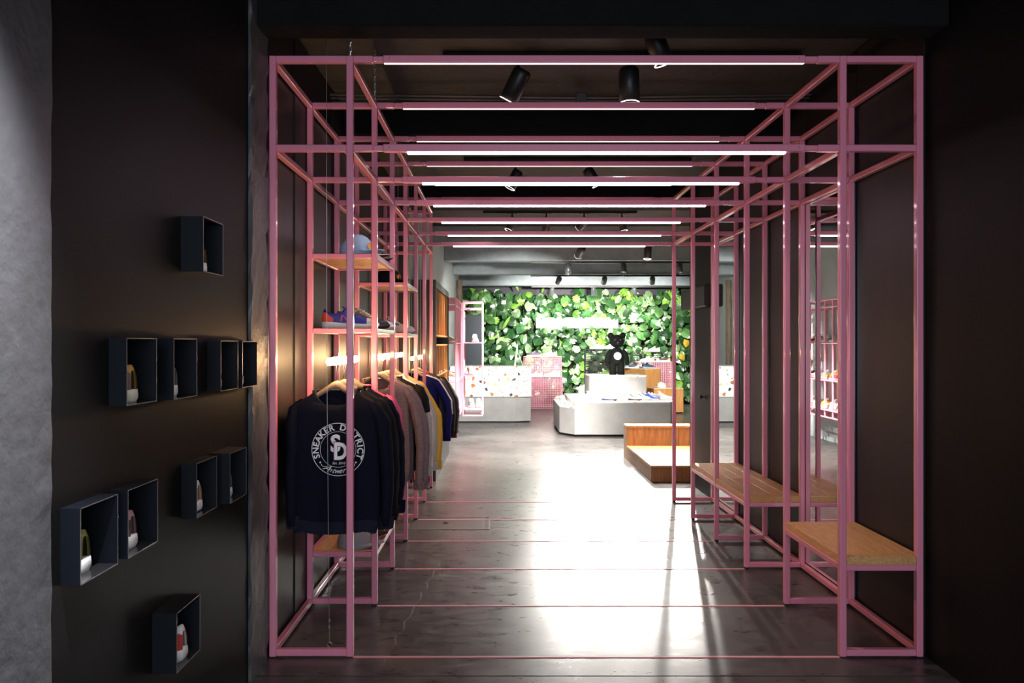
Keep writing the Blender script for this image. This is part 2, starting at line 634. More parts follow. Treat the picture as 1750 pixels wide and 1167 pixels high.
def side(parent, xa, xb, n, outer_first):
    """xa<xb outer faces of the two post rows"""
    for i in range(n):
        y = FR[i]
        for x0 in (xa, xb - TB):
            p = tubebox(parent, 'post', x0, x0 + TB, y, y + TB, 0.012 if i else 0.004, ZT)
            if i:
                obj('foot', MB().cbox(x0 + 0.003, x0 + TB - 0.003, y + 0.003, y + TB - 0.003, 0.0, 0.013, 0.002), M_RUBBER, p)
        for z1 in (ZT, ZM, 0.042 if i else 0.036):
            tubebox(parent, 'cross_rail', xa + TB, xb - TB, y + 0.0005, y + TB - 0.0005, z1 - TB, z1)
    xo = xa if outer_first else xb - TB
    for x0 in (xa, xb - TB):
        for z1 in (ZT, ZM):
            for i in range(n - 1):
                tubebox(parent, 'long_rail', x0 + 0.0005, x0 + TB - 0.0005, FR[i] + TB, FR[i + 1], z1 - TB, z1 - 0.0005)
    for i in range(n - 1):
        tubebox(parent, 'floor_rail', xo + 0.0005, xo + TB - 0.0005, FR[i] + TB, FR[i + 1], 0.012, 0.041)


side(left, XLO, XLI, 7, True)
side(right, XRI, XRO, 6, False)


def shelf_rails(parent, xa, xb, i0, i1, ztop, h=0.026):
    for i in (i0, i1):
        tubebox(parent, 'shelf_rail', xa + TB, xb - TB, FR[i] + 0.001, FR[i] + TB - 0.001, ztop - h, ztop)
    for k in range(i0, i1):
        for x0 in (xa, xb - TB):
            tubebox(parent, 'shelf_rail', x0 + 0.001, x0 + TB - 0.001, FR[k] + TB, FR[k + 1], ztop - h, ztop)


SH = [(1, 2, 1.8035, 'upper oak shelf board of the first rack bay, carrying caps'),
      (1, 2, 1.4214, 'middle oak shelf board of the first rack bay, carrying sneakers'),
      (1, 2, 0.278, 'lowest oak shelf board of the first rack bay, near the floor'),
      (3, 4, 1.757, 'upper oak shelf board of the farther rack bay, with a black cap'),
      (3, 4, 1.414, 'lower oak shelf board of the farther rack bay, with one floral sneaker')]
for i0, i1, z, lab in SH:
    shelf_rails(left, XLO, XLI, i0, i1, z)
    low = z < 0.5
    # boards lie inside the rails
    ya, yb = FR[i0] + TB + 0.001, FR[i1] - 0.001
    t = thing('shelf_board', ((XLO + XLI) / 2, (ya + yb) / 2, z - 0.016), lab, 'shelf', 'oak shelf boards of the left rack')
    n = 4
    for k in range(n):
        w0 = XLO + TB + 0.0015 + (XLI - XLO - 2 * TB - 0.003) * k / n
        w1 = XLO + TB + 0.0015 + (XLI - XLO - 2 * TB - 0.003) * (k + 1) / n
        obj('plank', MB().cbox(w0, w1 - 0.0005, ya, yb, z - 0.017, z + 0.002, 0.001), M_SHELF, t)

for i0, i1 in ((0, 1), (2, 3), (3, 4)):
    shelf_rails(right, XRI, XRO, i0, i1, 0.398)
BL = ['thick oak bench seat nearest the camera, on the right rack', 'oak bench seat behind the mirror bay, nearer of the joined pair',
      'oak bench seat farthest back, farther of the joined pair']
for (i0, i1), lab in zip(((0, 1), (2, 3), (3, 4)), BL):
    t = thing('bench_seat', ((XRI + XRO) / 2, (FR[i0] + FR[i1]) / 2, 0.398), lab, 'bench', 'oak bench seats on the right rack')
    n = 4
    xa, xb = XRI + 0.004, XRO - 0.002
    back = FR[i1] - 0.0012
    for k in range(n):
        w0, w1 = xa + (xb - xa) * k / n, xa + (xb - xa) * (k + 1) / n
        front = FR[i0] + TB + 0.001
        m_ = MB().cbox(w0 + 0.0001, w1 - 0.0001, front, back, 0.3985, 0.434, 0.0007)
        # tongue between the posts over the front rail
        a, b = max(w0, XRI + TB + 0.001), min(w1, XRO - TB - 0.001)
        m_.cbox(a + 0.0001, b - 0.0001, FR[i0] + 0.002, front + 0.003, 0.3985, 0.434, 0.0007)
        obj('plank', m_, M_BENCH, t)

ORD = ['nearest', 'second nearest', 'third nearest', 'fourth nearest', 'fifth nearest', 'farthest']
for lv, z1 in (('upper', ZT), ('lower', ZM)):
    for i in range(6):
        y = FR[i]
        t = thing('light_beam', (0.41, y, z1 - TB), '%s pink crossbeam of the %s row with a light strip underneath' % (ORD[i], lv), 'beam',
                  'pink crossbeams over the passage')
        tubebox(t, 'stub', XLI, -0.546, y + 0.0005, y + TB - 0.0005, z1 - TB, z1)
        tubebox(t, 'coupling', -0.546, -0.503, y + 0.002, y + TB - 0.002, z1 - TB + 0.002, z1 - 0.002)
        bm_ = tubebox(t, 'sleeve', -0.503, 1.303, y - 0.0015, y + TB + 0.0015, z1 - TB - 0.001, z1 + 0.0015)
        tubebox(t, 'coupling', 1.303, 1.356, y + 0.002, y + TB - 0.002, z1 - TB + 0.002, z1 - 0.002)
        tubebox(t, 'stub', 1.356, XRI, y + 0.0005, y + TB - 0.0005, z1 - TB, z1)
        for xs in (-0.475, 1.275):
            obj('screw', MB().tube([(xs, y - 0.0025, z1 - 0.012), (xs, y - 0.001, z1 - 0.012)], 0.0022, 8), M_BLACK, t)
        if lv == 'lower':
            obj('light_strip', MB().cbox(-0.40, 1.22, y + 0.004, y + 0.025, z1 - TB - 0.0085, z1 - TB - 0.001, 0.001), M_LED, t)
        else:
            obj('light_strip', MB().cbox(-0.50, 1.30, y + 0.008, y + 0.020, z1 - TB - 0.0035, z1 - TB - 0.001, 0.0005), M_LED2, t)

# mirrors between the posts on the right
for (i0, i1), lab in zip(((1, 2), (4, 5)), ('tall wall mirror in the rack bay next to the nearest bench', 'tall wall mirror in the farthest rack bay behind the benches')):
    t = thing('wall_mirror', (1.814, FR[i0] + TB, 0.05), lab, 'mirror', 'tall mirrors on the right wall')
    ya, yb = FR[i0] + 0.012, FR[i1] + 0.017
    obj('glass', MB().box(1.8095, 1.8135, ya, yb, 0.045, 2.165), M_MIRROR, t)
    obj('backing', MB().box(1.8135, 1.817, ya - 0.002, yb + 0.002, 0.043, 2.167), M_BLACK, t)

# black steel box and coat knob on the end of the right wall
t = thing('wall_box', (1.77, 6.95, 1.655), 'black steel box fixed high on the far end of the right wall', 'wall box')
obj('casing', MB().cbox(1.735, WR - 0.007, 6.52, 7.385, 1.655, 1.845, 0.004), mat('dark_brown_steel', (0.009, 0.0075, 0.0075), 0.5, spec=0.2), t)
obj('front_cover', MB().cbox(1.73, 1.736, 6.53, 7.375, 1.668, 1.832, 0.002), mat('dark_brown_steel', (0, 0, 0)), t)
t = thing('door_knob', (1.80, 6.83, 0.865), 'small round black knob sticking out of the dark right wall', 'knob')
m_ = MB().lathe([(0.001, 0), (0.016, 0), (0.016, 0.004), (0.008, 0.008), (0.008, 0.03), (0.019, 0.036), (0.02, 0.046), (0.012, 0.052), (0.001, 0.053)], 14)
m_.xf(Matrix.Translation((WR - 0.008, 6.83, 0.865)) @ Matrix.Rotation(-PI / 2, 4, 'Y'))
obj('knob', m_, M_BLACK, t, True)

# floor hatch
t = thing('floor_hatch', (-0.38, 5.74, 0), 'square steel floor hatch let into the concrete beside the rack', 'hatch')
x0, x1, y0, y1 = -0.69, -0.08, 5.54, 5.93
fm = mat('hatch_frame', (0.11, 0.10, 0.095), 0.5, 0.3)
m_ = MB().box(x0, x1, y0, y0 + 0.012, 0, 0.003).box(x0, x1, y1 - 0.012, y1, 0, 0.003).box(x0, x0 + 0.012, y0, y1, 0, 0.003).box(x1 - 0.012, x1, y0, y1, 0, 0.003)
m_.box(x1 - 0.05, x1 - 0.042, y0, y1, 0, 0.003)
obj('frame', m_, fm, t)
cx, cy = (x0 + x1 - 0.05) / 2, (y0 + y1) / 2
for a, b, c_ in (((x0, y0), (x1 - 0.05, y0), 0.06), ((x1 - 0.05, y0), (x1 - 0.05, y1), 0.04), ((x1 - 0.05, y1), (x0, y1), 0.035), ((x0, y1), (x0, y0), 0.05)):  # shading of the folded plates is put into their separate tones
    obj('hatch_plate', MB().add([(a[0], a[1], 0.0012), (b[0], b[1], 0.0012), (cx, cy, 0.0022)], [(0, 1, 2)]), mat('hatch_%d' % int(c_ * 1000), (c_, c_ * .92, c_ * .88), 0.4), t)
obj('pull_ring', MB().tube([(cx + 0.02 * math.cos(a * PI / 6), cy + 0.02 * math.sin(a * PI / 6), 0.004) for a in range(13)], 0.003, 6), fm, t)

# chains that hang the frame from the ceiling
for i, lab in ((0, 'short steel chain hanging above the nearest left post'), (1, 'short steel chain hanging above the second left post'),
               (3, 'short steel chain hanging above the fourth left post')):
    m_ = MB()
    x, y = -0.645, FR[i] + 0.0145
    z = ZT
    k = 0
    while z < 2.842:
        ring = []
        for a in range(9):
            u, v_ = 0.005 * math.cos(a * PI / 4), 0.012 * math.sin(a * PI / 4) + 0.012
            ring.append((x + (u if k % 2 else 0), y + (0 if k % 2 else u), z + v_))
        m_.tube(ring, 0.0016, 5)
        z += 0.019
        k += 1
    o = obj('hanging_chain', m_, M_WIRE)
    tag(o, lab, 'chain', 'chains above the left rack')

# ------------------------------------------------------------------ track spots and tracks
GRP_SPOT = 'ceiling track spotlights'


def track_spot(name, pos, aim, size, label, body, power, angle=60, col=(1, 0.95, 0.88), arm=0.06, dark=False, blend=0.6):
    """pos = pivot under the track; the can hangs below it and points at aim"""
    t = thing(name, pos, label, 'spotlight', GRP_SPOT)
    d = (Vector(aim) - Vector(pos)).normalized()
    r, L = size * 0.5, size * 1.75
    q = d.to_track_quat('Z', 'Y').to_matrix().to_4x4()
    cen = Vector(pos) + Vector((0, 0, -arm))
    start = cen - d * L * 0.35
    M_ = Matrix.Translation(start) @ q
    obj('adapter', MB().cbox(pos[0] - 0.06, pos[0] + 0.06, pos[1] - 0.017, pos[1] + 0.017, pos[2] - 0.003, pos[2] + 0.025, 0.003), body, t)
    obj('arm', MB().tube([pos, cen], size * 0.11, 8), body, t)
    hs = obj('housing', MB().lathe([(0.001, 0), (r * 0.8, 0), (r * 0.96, L * 0.06), (r, L * 0.15), (r, L), (r * 0.9, L), (r * 0.86, L * 0.93), (r * 0.6, L * 0.86), (0.001, L * 0.86)], 20).xf(M_), body, t, True)
    obj('lens_ring', MB().lathe([(r * 0.98, L * 0.985), (r * 1.02, L), (r * 0.93, L * 1.012), (r * 0.88, L * 0.985)], 20).xf(M_), M_LENS if not dark else body, hs, True)
    if power:
        ld = bpy.data.lights.new('bulb', 'SPOT')
        ld.energy, ld.spot_size, ld.spot_blend, ld.color = power, math.radians(angle), blend, col
        ld.shadow_soft_size = 0.035
        lo = bpy.data.objects.new('bulb', ld)
        C.objects.link(lo)
        lo.parent = t
        lo.location = start + d * (L * 1.03) - Vector(pos)
        lo.rotation_euler = d.to_track_quat('-Z', 'Y').to_euler()
    return t


def track(name, x0, x1, y, z, label):
    o = obj(name, MB().cbox(x0, x1, y - 0.018, y + 0.018, z, z + 0.032, 0.003), M_BLACK)
    tag(o, label, 'track', 'black ceiling light tracks')
    return o


# tracks (y, z of underside, x range)
TR = [(9.80, 2.585, 0.1, 4.6, 'black light track before the first spotlit beam of the bright back room'),
      (11.90, 2.575, 0.47, 4.9, 'black light track under the second spotlit beam, longest row of grey spots'),
      (14.15, 2.565, 0.55, 4.9, 'black light track under the third spotlit beam'),
      (16.30, 2.515, 0.65, 4.4, 'black light track under the last spotlit beam above the plants')]
for y, z, a, b, lab in TR:
    track('light_track', a, b, y, z, lab)
row_lab = ['in the front row of the back room', 'in the second row of the back room', 'in the third row of the back room', 'in the last row just above the plants']
nth = ['leftmost', 'middle', 'right-hand']
for ri, (Y, z, xs, aims) in enumerate((
        (9.80, 2.585, (993, 1107, 1221), ((0.1, 12.6, 0.5), (1.7, 9.6, 0.2), (2.1, 8.3, 0.2))),
        (11.90, 2.575, (971, 1065, 1161), ((0.95, 10.3, 0.0), (1.7, 10.3, 0.0), (2.5, 10.3, 0.0))),
        (14.15, 2.565, (955, 1033, 1115), ((0.8, 16.7, 1.5), (1.9, 16.7, 1.4), (3.2, 16.7, 1.4))),
        (16.30, 2.515, (943, 1014, 1084), ((0.6, 16.72, 0.9), (2.0, 16.72, 0.9), (3.3, 16.72, 0.9))))):
    for k, (px, aim) in enumerate(zip(xs, aims)):
        x = (px - VX) / F * Y
        body = M_BLACK if ri == 0 else M_GREYSPOT
        pw = BACK_SPOT * ((1.25, 0.5, 0.45)[k], 0.68, 0.7, 0.22)[ri]
        track_spot('track_spot', (x, Y, z), aim, 0.10, '%s %s spotlight %s' % (nth[k], 'black' if ri == 0 else 'grey', row_lab[ri]), body, pw, (90, 90, 80, 80)[ri], dark=ri > 0, blend=(0.6, 0.2, 0.6, 0.6)[ri])
# extra unseen spot added on the second track to light the right side
for x in (3.9,):
    track_spot('track_spot', (x, 11.90, 2.575), (3.6, 13.6, 0.3), 0.10, 'added unseen grey spotlight at the far right end of the second row', M_GREYSPOT, BACK_SPOT, 80)

track('light_track', -0.3, 1.55, 3.98, 2.815, 'black light track above the first bay of the passage')
track('light_track', -0.3, 1.55, 6.25, 2.815, 'black light track above the fourth bay of the passage')
track('light_track', -0.2, 1.55, 8.75, 2.815, 'black light track just beyond the end of the passage')
track_spot('track_spot', (0.09, 3.98, 2.815), (-0.55, 4.35, 1.6), 0.098, 'black spotlight tilted to the left, above the nearest bay', M_BLACK, FRONT_SPOT, 70, (1, 0.9, 0.82), arm=0.11)
track_spot('track_spot', (0.665, 3.98, 2.815), (0.70, 3.90, 0.0), 0.105, 'black spotlight pointing straight down, above the nearest bay', M_BLACK, FRONT_SPOT * 0.5, 60, (1, 0.9, 0.82), arm=0.11)
track_spot('track_spot', (0.74, 3.66, 2.83), (1.62, 3.65, 0.45), 0.095, 'black spotlight half hidden behind the nearest upper crossbeam', M_BLACK, FRONT_SPOT * 1.8, 50, (1, 0.9, 0.85), arm=0.05)
track_spot('track_spot', (0.12, 6.25, 2.815), (-0.7, 6.2, 1.2), 0.09, 'black spotlight over the fourth bay, left of the pair', M_BLACK, FRONT_SPOT, 70, (1, 0.88, 0.78), arm=0.12)
track_spot('track_spot', (0.73, 6.25, 2.815), (1.75, 6.1, 1.2), 0.09, 'black spotlight over the fourth bay, right of the pair', M_BLACK, FRONT_SPOT * 0.7, 60, (1, 0.9, 0.85), arm=0.10)
track_spot('track_spot', (0.13, 8.75, 2.815), (-0.6, 8.4, 1.2), 0.09, 'black spotlight beyond the passage, aimed at the oak wall cabinet', M_BLACK, FRONT_SPOT * 16, 56, (1, 0.84, 0.62), arm=0.10)
track_spot('track_spot', (0.95, 8.75, 2.815), (-0.5, 10.2, 1.2), 0.09, 'black spotlight beyond the passage, aimed at the pink shoe shelves', M_BLACK, FRONT_SPOT * 1.5, 60, arm=0.10)
for x_, ax_, lab_ in ((0.52, (0.3, 9.7, 0), 'added black spotlight beyond the passage, brightening the middle of the floor'), (1.38, (1.9, 8.4, 0.2), 'black spotlight beyond the passage, pointing down at the oak steps')):  # the floor spot is added to brighten the back-room floor
    track_spot('track_spot', (x_, 8.75, 2.815), ax_, 0.09, lab_, M_BLACK, 1500, 70, arm=0.10)
# wall washers of the entrance, above and beside the camera
track('light_track', -0.75, -0.2, 1.30, 2.80, 'black light track in front of the left wall near the entrance')
track_spot('track_spot', (-0.45, 1.30, 2.80), (-1.02, 1.30, 1.1), 0.09, 'black spotlight washing the near end of the left wall', M_BLACK, 620, 50, blend=1.0, col=(0.92, 0.95, 1.0), arm=0.08)
track_spot('track_spot', (0.55, 2.2, 2.83), (-1.0, 2.7, 1.2), 0.09, 'black spotlight near the entrance, aimed at the shoe boxes', M_BLACK, 38, 60, (1, 0.92, 0.86), arm=0.05)
track_spot('track_spot', (1.1, 1.6, 2.83), (1.82, 2.6, 0.9), 0.09, 'black spotlight near the entrance, aimed at the bare right wall', M_BLACK, 5, 50, (0.9, 0.95, 1.0), arm=0.05)
# cable run below the ceiling
m_ = MB()
for k, (zz, yy) in enumerate(((2.80, 4.50), (2.79, 4.53), (2.775, 4.56))):
    m_.tube([(WL, yy, zz), (0.0, yy, zz - 0.012), (0.45, yy, zz - 0.018), (1.0, yy, zz - 0.01), (WR, yy, zz)], 0.007, 6)
m_.cbox(0.44, 0.50, 4.48, 4.58, 2.74, 2.81, 0.004)
tag(obj('cable_run', m_, mat('cable', (0.05, 0.045, 0.045), 0.4)), 'bundle of dark cables strung below the ceiling with a clamp', 'cable')

# ------------------------------------------------------------------ sneakers
def interp(tab, t):
    for (a, va), (b, vb) in zip(tab, tab[1:]):
        if t <= b:
            k = (t - a) / (b - a)
            k = k * k * (3 - 2 * k) if len(tab) < 6 else k
            return va + (vb - va) * k
    return tab[-1][1]


W_T = [(0, .016), (.02, .027), (.06, .033), (.14, .036), (.28, .036), (.45, .037), (.60, .043), (.74, .047), (.85, .043), (.93, .033), (.98, .018), (1, .006)]
T_T = [(0, .086), (.03, .101), (.08, .098), (.16, .084), (.26, .080), (.34, .094), (.40, .104), (.47, .095), (.58, .076), (.70, .062), (.82, .054), (.92, .047), (.98, .038), (1, .028)]
Z_T = [(0, .034), (.1, .034), (.4, .027), (.7, .022), (.9, .023), (1, .027)]
SL = 0.29


def shoe_pt(t, th, off=0.0):
    """point of the upper; th 0..pi runs from the right edge of the sole over the top to the left"""
    wd, zt, z0 = interp(W_T, t) + off, interp(T_T, t) + off, interp(Z_T, t) - 0.004
    open_ = 0.04 < t < 0.42
    a, b = (0.45, 0.75) if open_ else (0.62, 0.78)
    c, s_ = math.cos(th), math.sin(th)
    y = wd * math.copysign(abs(c) ** a, c)
    z = z0 + (zt - z0) * abs(s_) ** b
    x = t * SL
    if t < 0.06:
        x += 0.002 * abs(s_) ** 2 * (1 - t / 0.06) - off
    if t > 0.94:
        x += off
    return (x - SL / 2, y, z)


def patch(t0, t1, a0, a1, off, nt_=8, na=5, both=True, fn=None):
    m_ = MB()
    for sgn in ((1, -1) if both else (1,)):
        rows = []
        for i in range(nt_ + 1):
            t = t0 + (t1 - t0) * i / nt_
            r = []
            for j in range(na + 1):
                lo, hi = (a0, a1) if fn is None else fn(i / nt_)
                a = lo + (hi - lo) * j / na
                p = shoe_pt(t, a, off)
                r.append((p[0], p[1] * sgn, p[2]))
            rows.append(r if sgn > 0 else r[::-1])
        m_.grid(rows)
    return m_


def shoe_meshes():
    d = {}
    ts = [0, .01, .03, .06, .1, .15, .2, .26, .32, .38, .42, .47, .53, .6, .67, .74, .8, .86, .91, .95, .98, 1.0]
    na = 14
    # upper with an ankle opening
    m_ = MB()
    rows = [[shoe_pt(t, PI * k / na) for k in range(na + 1)] for t in ts]
    b = 0
    m_.v = [p for r in rows for p in r]
    for i in range(len(ts) - 1):
        for k in range(na):
            if 0.05 < (ts[i] + ts[i + 1]) / 2 < 0.38 and 4 <= k <= na - 5:
                continue
            q = (i * (na + 1) + k, i * (na + 1) + k + 1, (i + 1) * (na + 1) + k + 1, (i + 1) * (na + 1) + k)
            m_.f.append(q)
    d['upper'] = m_
    # lining
    m_ = MB()
    rows = [[shoe_pt(t, PI * k / na, -0.004) for k in range(na + 1)] for t in ts[1:12]]
    m_.v = [p for r in rows for p in r]
    for i in range(len(rows) - 1):
        for k in range(na):
            if 0.05 < (ts[i + 1] + ts[i + 2]) / 2 < 0.38 and 4 <= k <= na - 5:
                continue
            m_.f.append((i * (na + 1) + k, (i + 1) * (na + 1) + k, (i + 1) * (na + 1) + k + 1, i * (na + 1) + k + 1))
    m_.cbox(-0.12, 0.02, -0.03, 0.03, 0.03, 0.045, 0.004)
    # collar roll
    pts = [shoe_pt(t, PI * 4 / na, 0.001) for t in (.06, .1, .15, .2, .26, .32, .38)]
    ring = pts + [(x, -y, z) for x, y, z in reversed(pts)]
    ring.append(ring[0])
    m_.tube(ring, 0.0045, 6, cap=False)
    d['lining'] = m_
    # midsole
    def ol(t, wadd, z, xadd=0.0):
        return t * SL - SL / 2 + xadd, interp(W_T, t) + wadd, z
    tt = [0, .02, .06, .14, .28, .45, .6, .74, .85, .93, .98, 1]
    rows = []
    for lev, (wa, fz) in enumerate(((0.0, 0.004), (0.005, 0.010), (0.0055, 0.6), (0.002, 1.0))):
        r1, r2 = [], []
        for t in tt:
            z = fz if fz < 0.05 else interp(Z_T, t) * fz
            xo = (-0.002 if t == 0 else (0.006 if t == 1 else 0)) * (1 if lev else 0.3)
            x, y, z = ol(t, wa, z, xo)
            if t > 0.9:
                z += (t - 0.9) * 0.08 * (1 - lev / 3)
            r1.append((x, y, z))
            r2.append((x, -y, z))
        rows.append(r1 + r2[::-1])
    m_ = MB().grid(rows, True)
    n = len(rows[0])
    m_.f.append(tuple(3 * n + k for k in range(n)))
    d['midsole'] = m_
    rows = [[(x * 0.995, y * 0.97, z - 0.004) for x, y, z in rows[0]], [(x, y * 1.01, z + 0.001) for x, y, z in rows[0]]]
    m_ = MB().grid(rows, True)
    m_.f.append(tuple(range(n - 1, -1, -1)))
    d['outsole'] = m_
    # tongue
    m_ = MB()
    for yy in (0,):
        rows = []
        for zz, xx, hw in ((.060, .02, .020), (.085, -.012, .022), (.108, -.036, .023), (.118, -.046, .019)):
            rows.append([(xx + 0.004, -hw, zz - .003), (xx - 0.002, -hw * .5, zz), (xx - 0.003, 0, zz + .001), (xx - 0.002, hw * .5, zz), (xx + 0.004, hw, zz - .003)])
        m_.grid(rows).grid([[(x + .006, y, z) for x, y, z in reversed(r)] for r in rows])
    d['tongue'] = m_
    # laces
    m_ = MB()
    for t in (.41, .46, .51, .56, .61):
        m_.tube([Vector(shoe_pt(t + 0.008 * math.sin(k), PI * (0.28 + 0.44 * k / 6), 0.0035)) for k in range(7)], 0.0028, 5)
    m_.tube([Vector(shoe_pt(.40, PI * 0.5, 0.006)) + Vector((-.006 * math.sin(k), (k - 3) * .009, 0.004 * math.cos(k))) for k in range(7)], 0.0022, 5)
    d['laces'] = m_
    d['heel_counter'] = patch(.0, .20, 0.03, 0.75, 0.0016, 6, 5, fn=lambda u: (0.03, 0.85 - 0.5 * u))
    d['toe_cap'] = patch(.80, 1.0, 0.02, PI / 2, 0.0014, 6, 6)
    d['eyestay'] = patch(.40, .66, 0.62, 0.98, 0.0015, 6, 2)
    d['air_window'] = patch(.05, .16, 0.0, 0.0, 0.006, 4, 1)
    m_ = MB()
    for sgn in (1, -1):
        m_.ball((-SL / 2 + 0.038, 0.0405 * sgn, 0.018), 0.013, 0.0015, 0.005, 10, 6)
    d['air_window'] = m_
    # side marks: swoosh, stripes, letter N
    def sw(u):
        c = 0.20 + 0.22 * u * u * u + 0.18 * math.exp(-((u - 1) / 0.25) ** 2) * 0
        th = 0.20 * math.sin(PI * min(1, 0.10 + u * 0.9)) ** 1.2 * (1 - u * 0.85) + 0.008
        return (c + 0.42 * (u - .35) ** 2, c + 0.42 * (u - .35) ** 2 + th)
    d['swoosh'] = patch(.60, .12, 0, 0, 0.0024, 12, 3, fn=sw)
    m_ = MB()
    for k in range(3):
        m_.v, m_.f = m_.v, m_.f
        p_ = patch(.40 + .06 * k, .425 + .06 * k, 0.04, 0.62, 0.0024, 1, 4)
        m_.add(p_.v, p_.f)
    d['stripes'] = m_
    m_ = MB()
    for a, b_ in (((.34, 0.08), (.36, 0.50)), ((.36, 0.50), (.46, 0.08)), ((.46, 0.08), (.48, 0.50))):
        for sgn in (1, -1):
            pts = [Vector(shoe_pt(a[0] + (b_[0] - a[0]) * k / 4, a[1] + (b_[1] - a[1]) * k / 4, 0.0028)) for k in range(5)]
            m_.tube([(p.x, p.y * sgn, p.z) for p in pts], 0.0040, 5, ry=[0.0015] * 5)
    d['letter'] = m_
    return d


SHM = {k: v.mesh('sneaker_' + k, M_WHITE, True) for k, v in shoe_meshes().items()}
_sc = {}


def cmat(c, rough=0.6):
    k = tuple(round(x, 3) for x in c)
    if k not in _sc:
        _sc[k] = mat('sneaker_tone_%d' % len(_sc), c, rough, bump=0.08, bscale=300)
    return _sc[k]


WHT, BLK = (0.72, 0.71, 0.69), (0.015, 0.015, 0.017)


def sneaker(loc, rz, label, group, upper=WHT, sole=WHT, out=None, lining=None, lace=None, tongue=None, heel=None, toe=None, eye=None,
            mark=None, markc=BLK, air=False, scale=1.0, simple=False):
    t = thing('sneaker', loc, label, 'sneaker', group, rz)
    t.scale = (scale,) * 3
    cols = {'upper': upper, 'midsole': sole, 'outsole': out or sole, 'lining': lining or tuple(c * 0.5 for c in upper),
            'laces': lace or WHT, 'tongue': tongue or upper, 'heel_counter': heel, 'toe_cap': toe, 'eyestay': eye}
    if mark:
        cols[mark] = markc
    if air:
        cols['air_window'] = BLK
    for k, c in cols.items():
        if c is None:
            continue
        nm = {'swoosh': 'side_logo', 'stripes': 'side_logo', 'letter': 'side_logo'}.get(k, k)
        o = link(nm, SHM[k], t, False)
        o.material_slots[0].link = 'OBJECT'
        o.material_slots[0].material = cmat(c)
    return t


# ------------------------------------------------------------------ display boxes with one sneaker each
BOXLAB = ['highest black steel shoe box on the left wall', 'nearest black shoe box of the middle row, wide open side',
          'second black shoe box of the middle row', 'third black shoe box of the middle row, warm lit rim',
          'farthest black shoe box of the middle row, next to the rough pilaster', 'black shoe box in the right-hand lower pair, nearer one',
          'black shoe box in the right-hand lower pair, farther one', 'smaller-looking black shoe box right of the biggest one',
          'lowest black shoe box, near the bottom of the left wall', 'biggest and nearest black shoe box at the left edge']
SHOELAB = ['tan sneaker with white sole in the highest wall box', 'mustard and brown sneaker with cream sole in the nearest middle-row box',
           'beige sneaker with white sole in the second middle-row box', 'rosy sneaker barely showing in the third middle-row box',
           'white sneaker barely showing in the farthest middle-row box', 'white, orange and purple sneaker in a right-hand lower box',
           'black and white striped sneaker in the farther right-hand lower box', 'dusty pink and brown sneaker right of the olive one',
           'white and red sneaker in the lowest wall box', 'olive yellow sneaker with white sole in the biggest box']
TAN, MUST, BRN = (0.42, 0.22, 0.08), (0.45, 0.25, 0.05), (0.17, 0.11, 0.09)
STY = [dict(upper=TAN, heel=(0.5, 0.28, 0.1), sole=WHT, air=True),
       dict(upper=MUST, heel=BRN, sole=(0.62, 0.6, 0.5), lining=(0.12, 0.06, 0.03)),
       dict(upper=(0.45, 0.38, 0.28), sole=WHT, heel=(0.6, 0.55, 0.48), air=True),
       dict(upper=(0.50, 0.13, 0.17), sole=(0.5, 0.3, 0.32)),
       dict(upper=WHT, sole=WHT),
       dict(upper=WHT, heel=(0.75, 0.22, 0.03), sole=WHT, out=(0.05, 0.03, 0.12), toe=(0.08, 0.04, 0.2)),
       dict(upper=BLK, sole=WHT, mark='stripes', markc=WHT, heel=WHT),
       dict(upper=(0.48, 0.27, 0.27), heel=(0.10, 0.06, 0.06), sole=WHT, air=True, toe=(0.1, 0.07, 0.07)),
       dict(upper=WHT, sole=WHT, heel=(0.5, 0.04, 0.03), mark='swoosh', markc=(0.5, 0.03, 0.02), toe=(0.4, 0.03, 0.03)),
       dict(upper=(0.38, 0.33, 0.10), heel=(0.30, 0.26, 0.07), sole=WHT, lining=(0.05, 0.045, 0.02), air=True)]
TH = 0.003
for i, (y0, y1, z0, z1, xo) in enumerate(boxes):
    t = thing('display_box', (WL, (y0 + y1) / 2, z0), BOXLAB[i], 'display box', 'black shoe boxes on the left wall')
    xb = WL - 0.34
    obj('side_panel', MB().box(xb, xo, y0, y0 + TH, z0, z1), M_BOX, t)
    obj('side_panel', MB().box(xb, xo, y1 - TH, y1, z0, z1), M_BOX, t)
    obj('top_panel', MB().box(xb, xo, y0 + TH, y1 - TH, z1 - TH, z1), M_BOX, t)
    obj('bottom_panel', MB().box(xb, xo, y0 + TH, y1 - TH, z0, z0 + TH), M_BOXFLOOR, t)
    obj('back_panel', MB().box(xb, xb + TH, y0 + TH, y1 - TH, z0 + TH, z1 - TH), M_BOX, t)
    m_ = MB().box(xo, xo + 0.0008, y0, y0 + 0.0018, z0, z1).box(xo, xo + 0.0008, y1 - 0.0018, y1, z0, z1)
    m_.box(xo, xo + 0.0008, y0, y1, z1 - 0.0018, z1).box(xo, xo + 0.0008, y0, y1, z0, z0 + 0.0018)
    obj('rim', m_, M_RIM, t)
    ymid = (y0 + y1) / 2 + 0.012
    edge = [354.7, 237.4, 305.0, 379.8, 416.8, 347.0, 397.8, 236.8, 322.3, 158.2][i]     # where its outer end shows in the photograph
    dx = (VX - edge) * (ymid + 0.030) / F + xo
    sc = 1.0
    toe_out = False
    xc = xo - dx - SL / 2 * sc
    sneaker((xc, (y0 + y1) / 2 + 0.012, z0 + TH), 0 if toe_out else PI, SHOELAB[i], 'sneakers in the wall boxes', scale=sc, **STY[i])

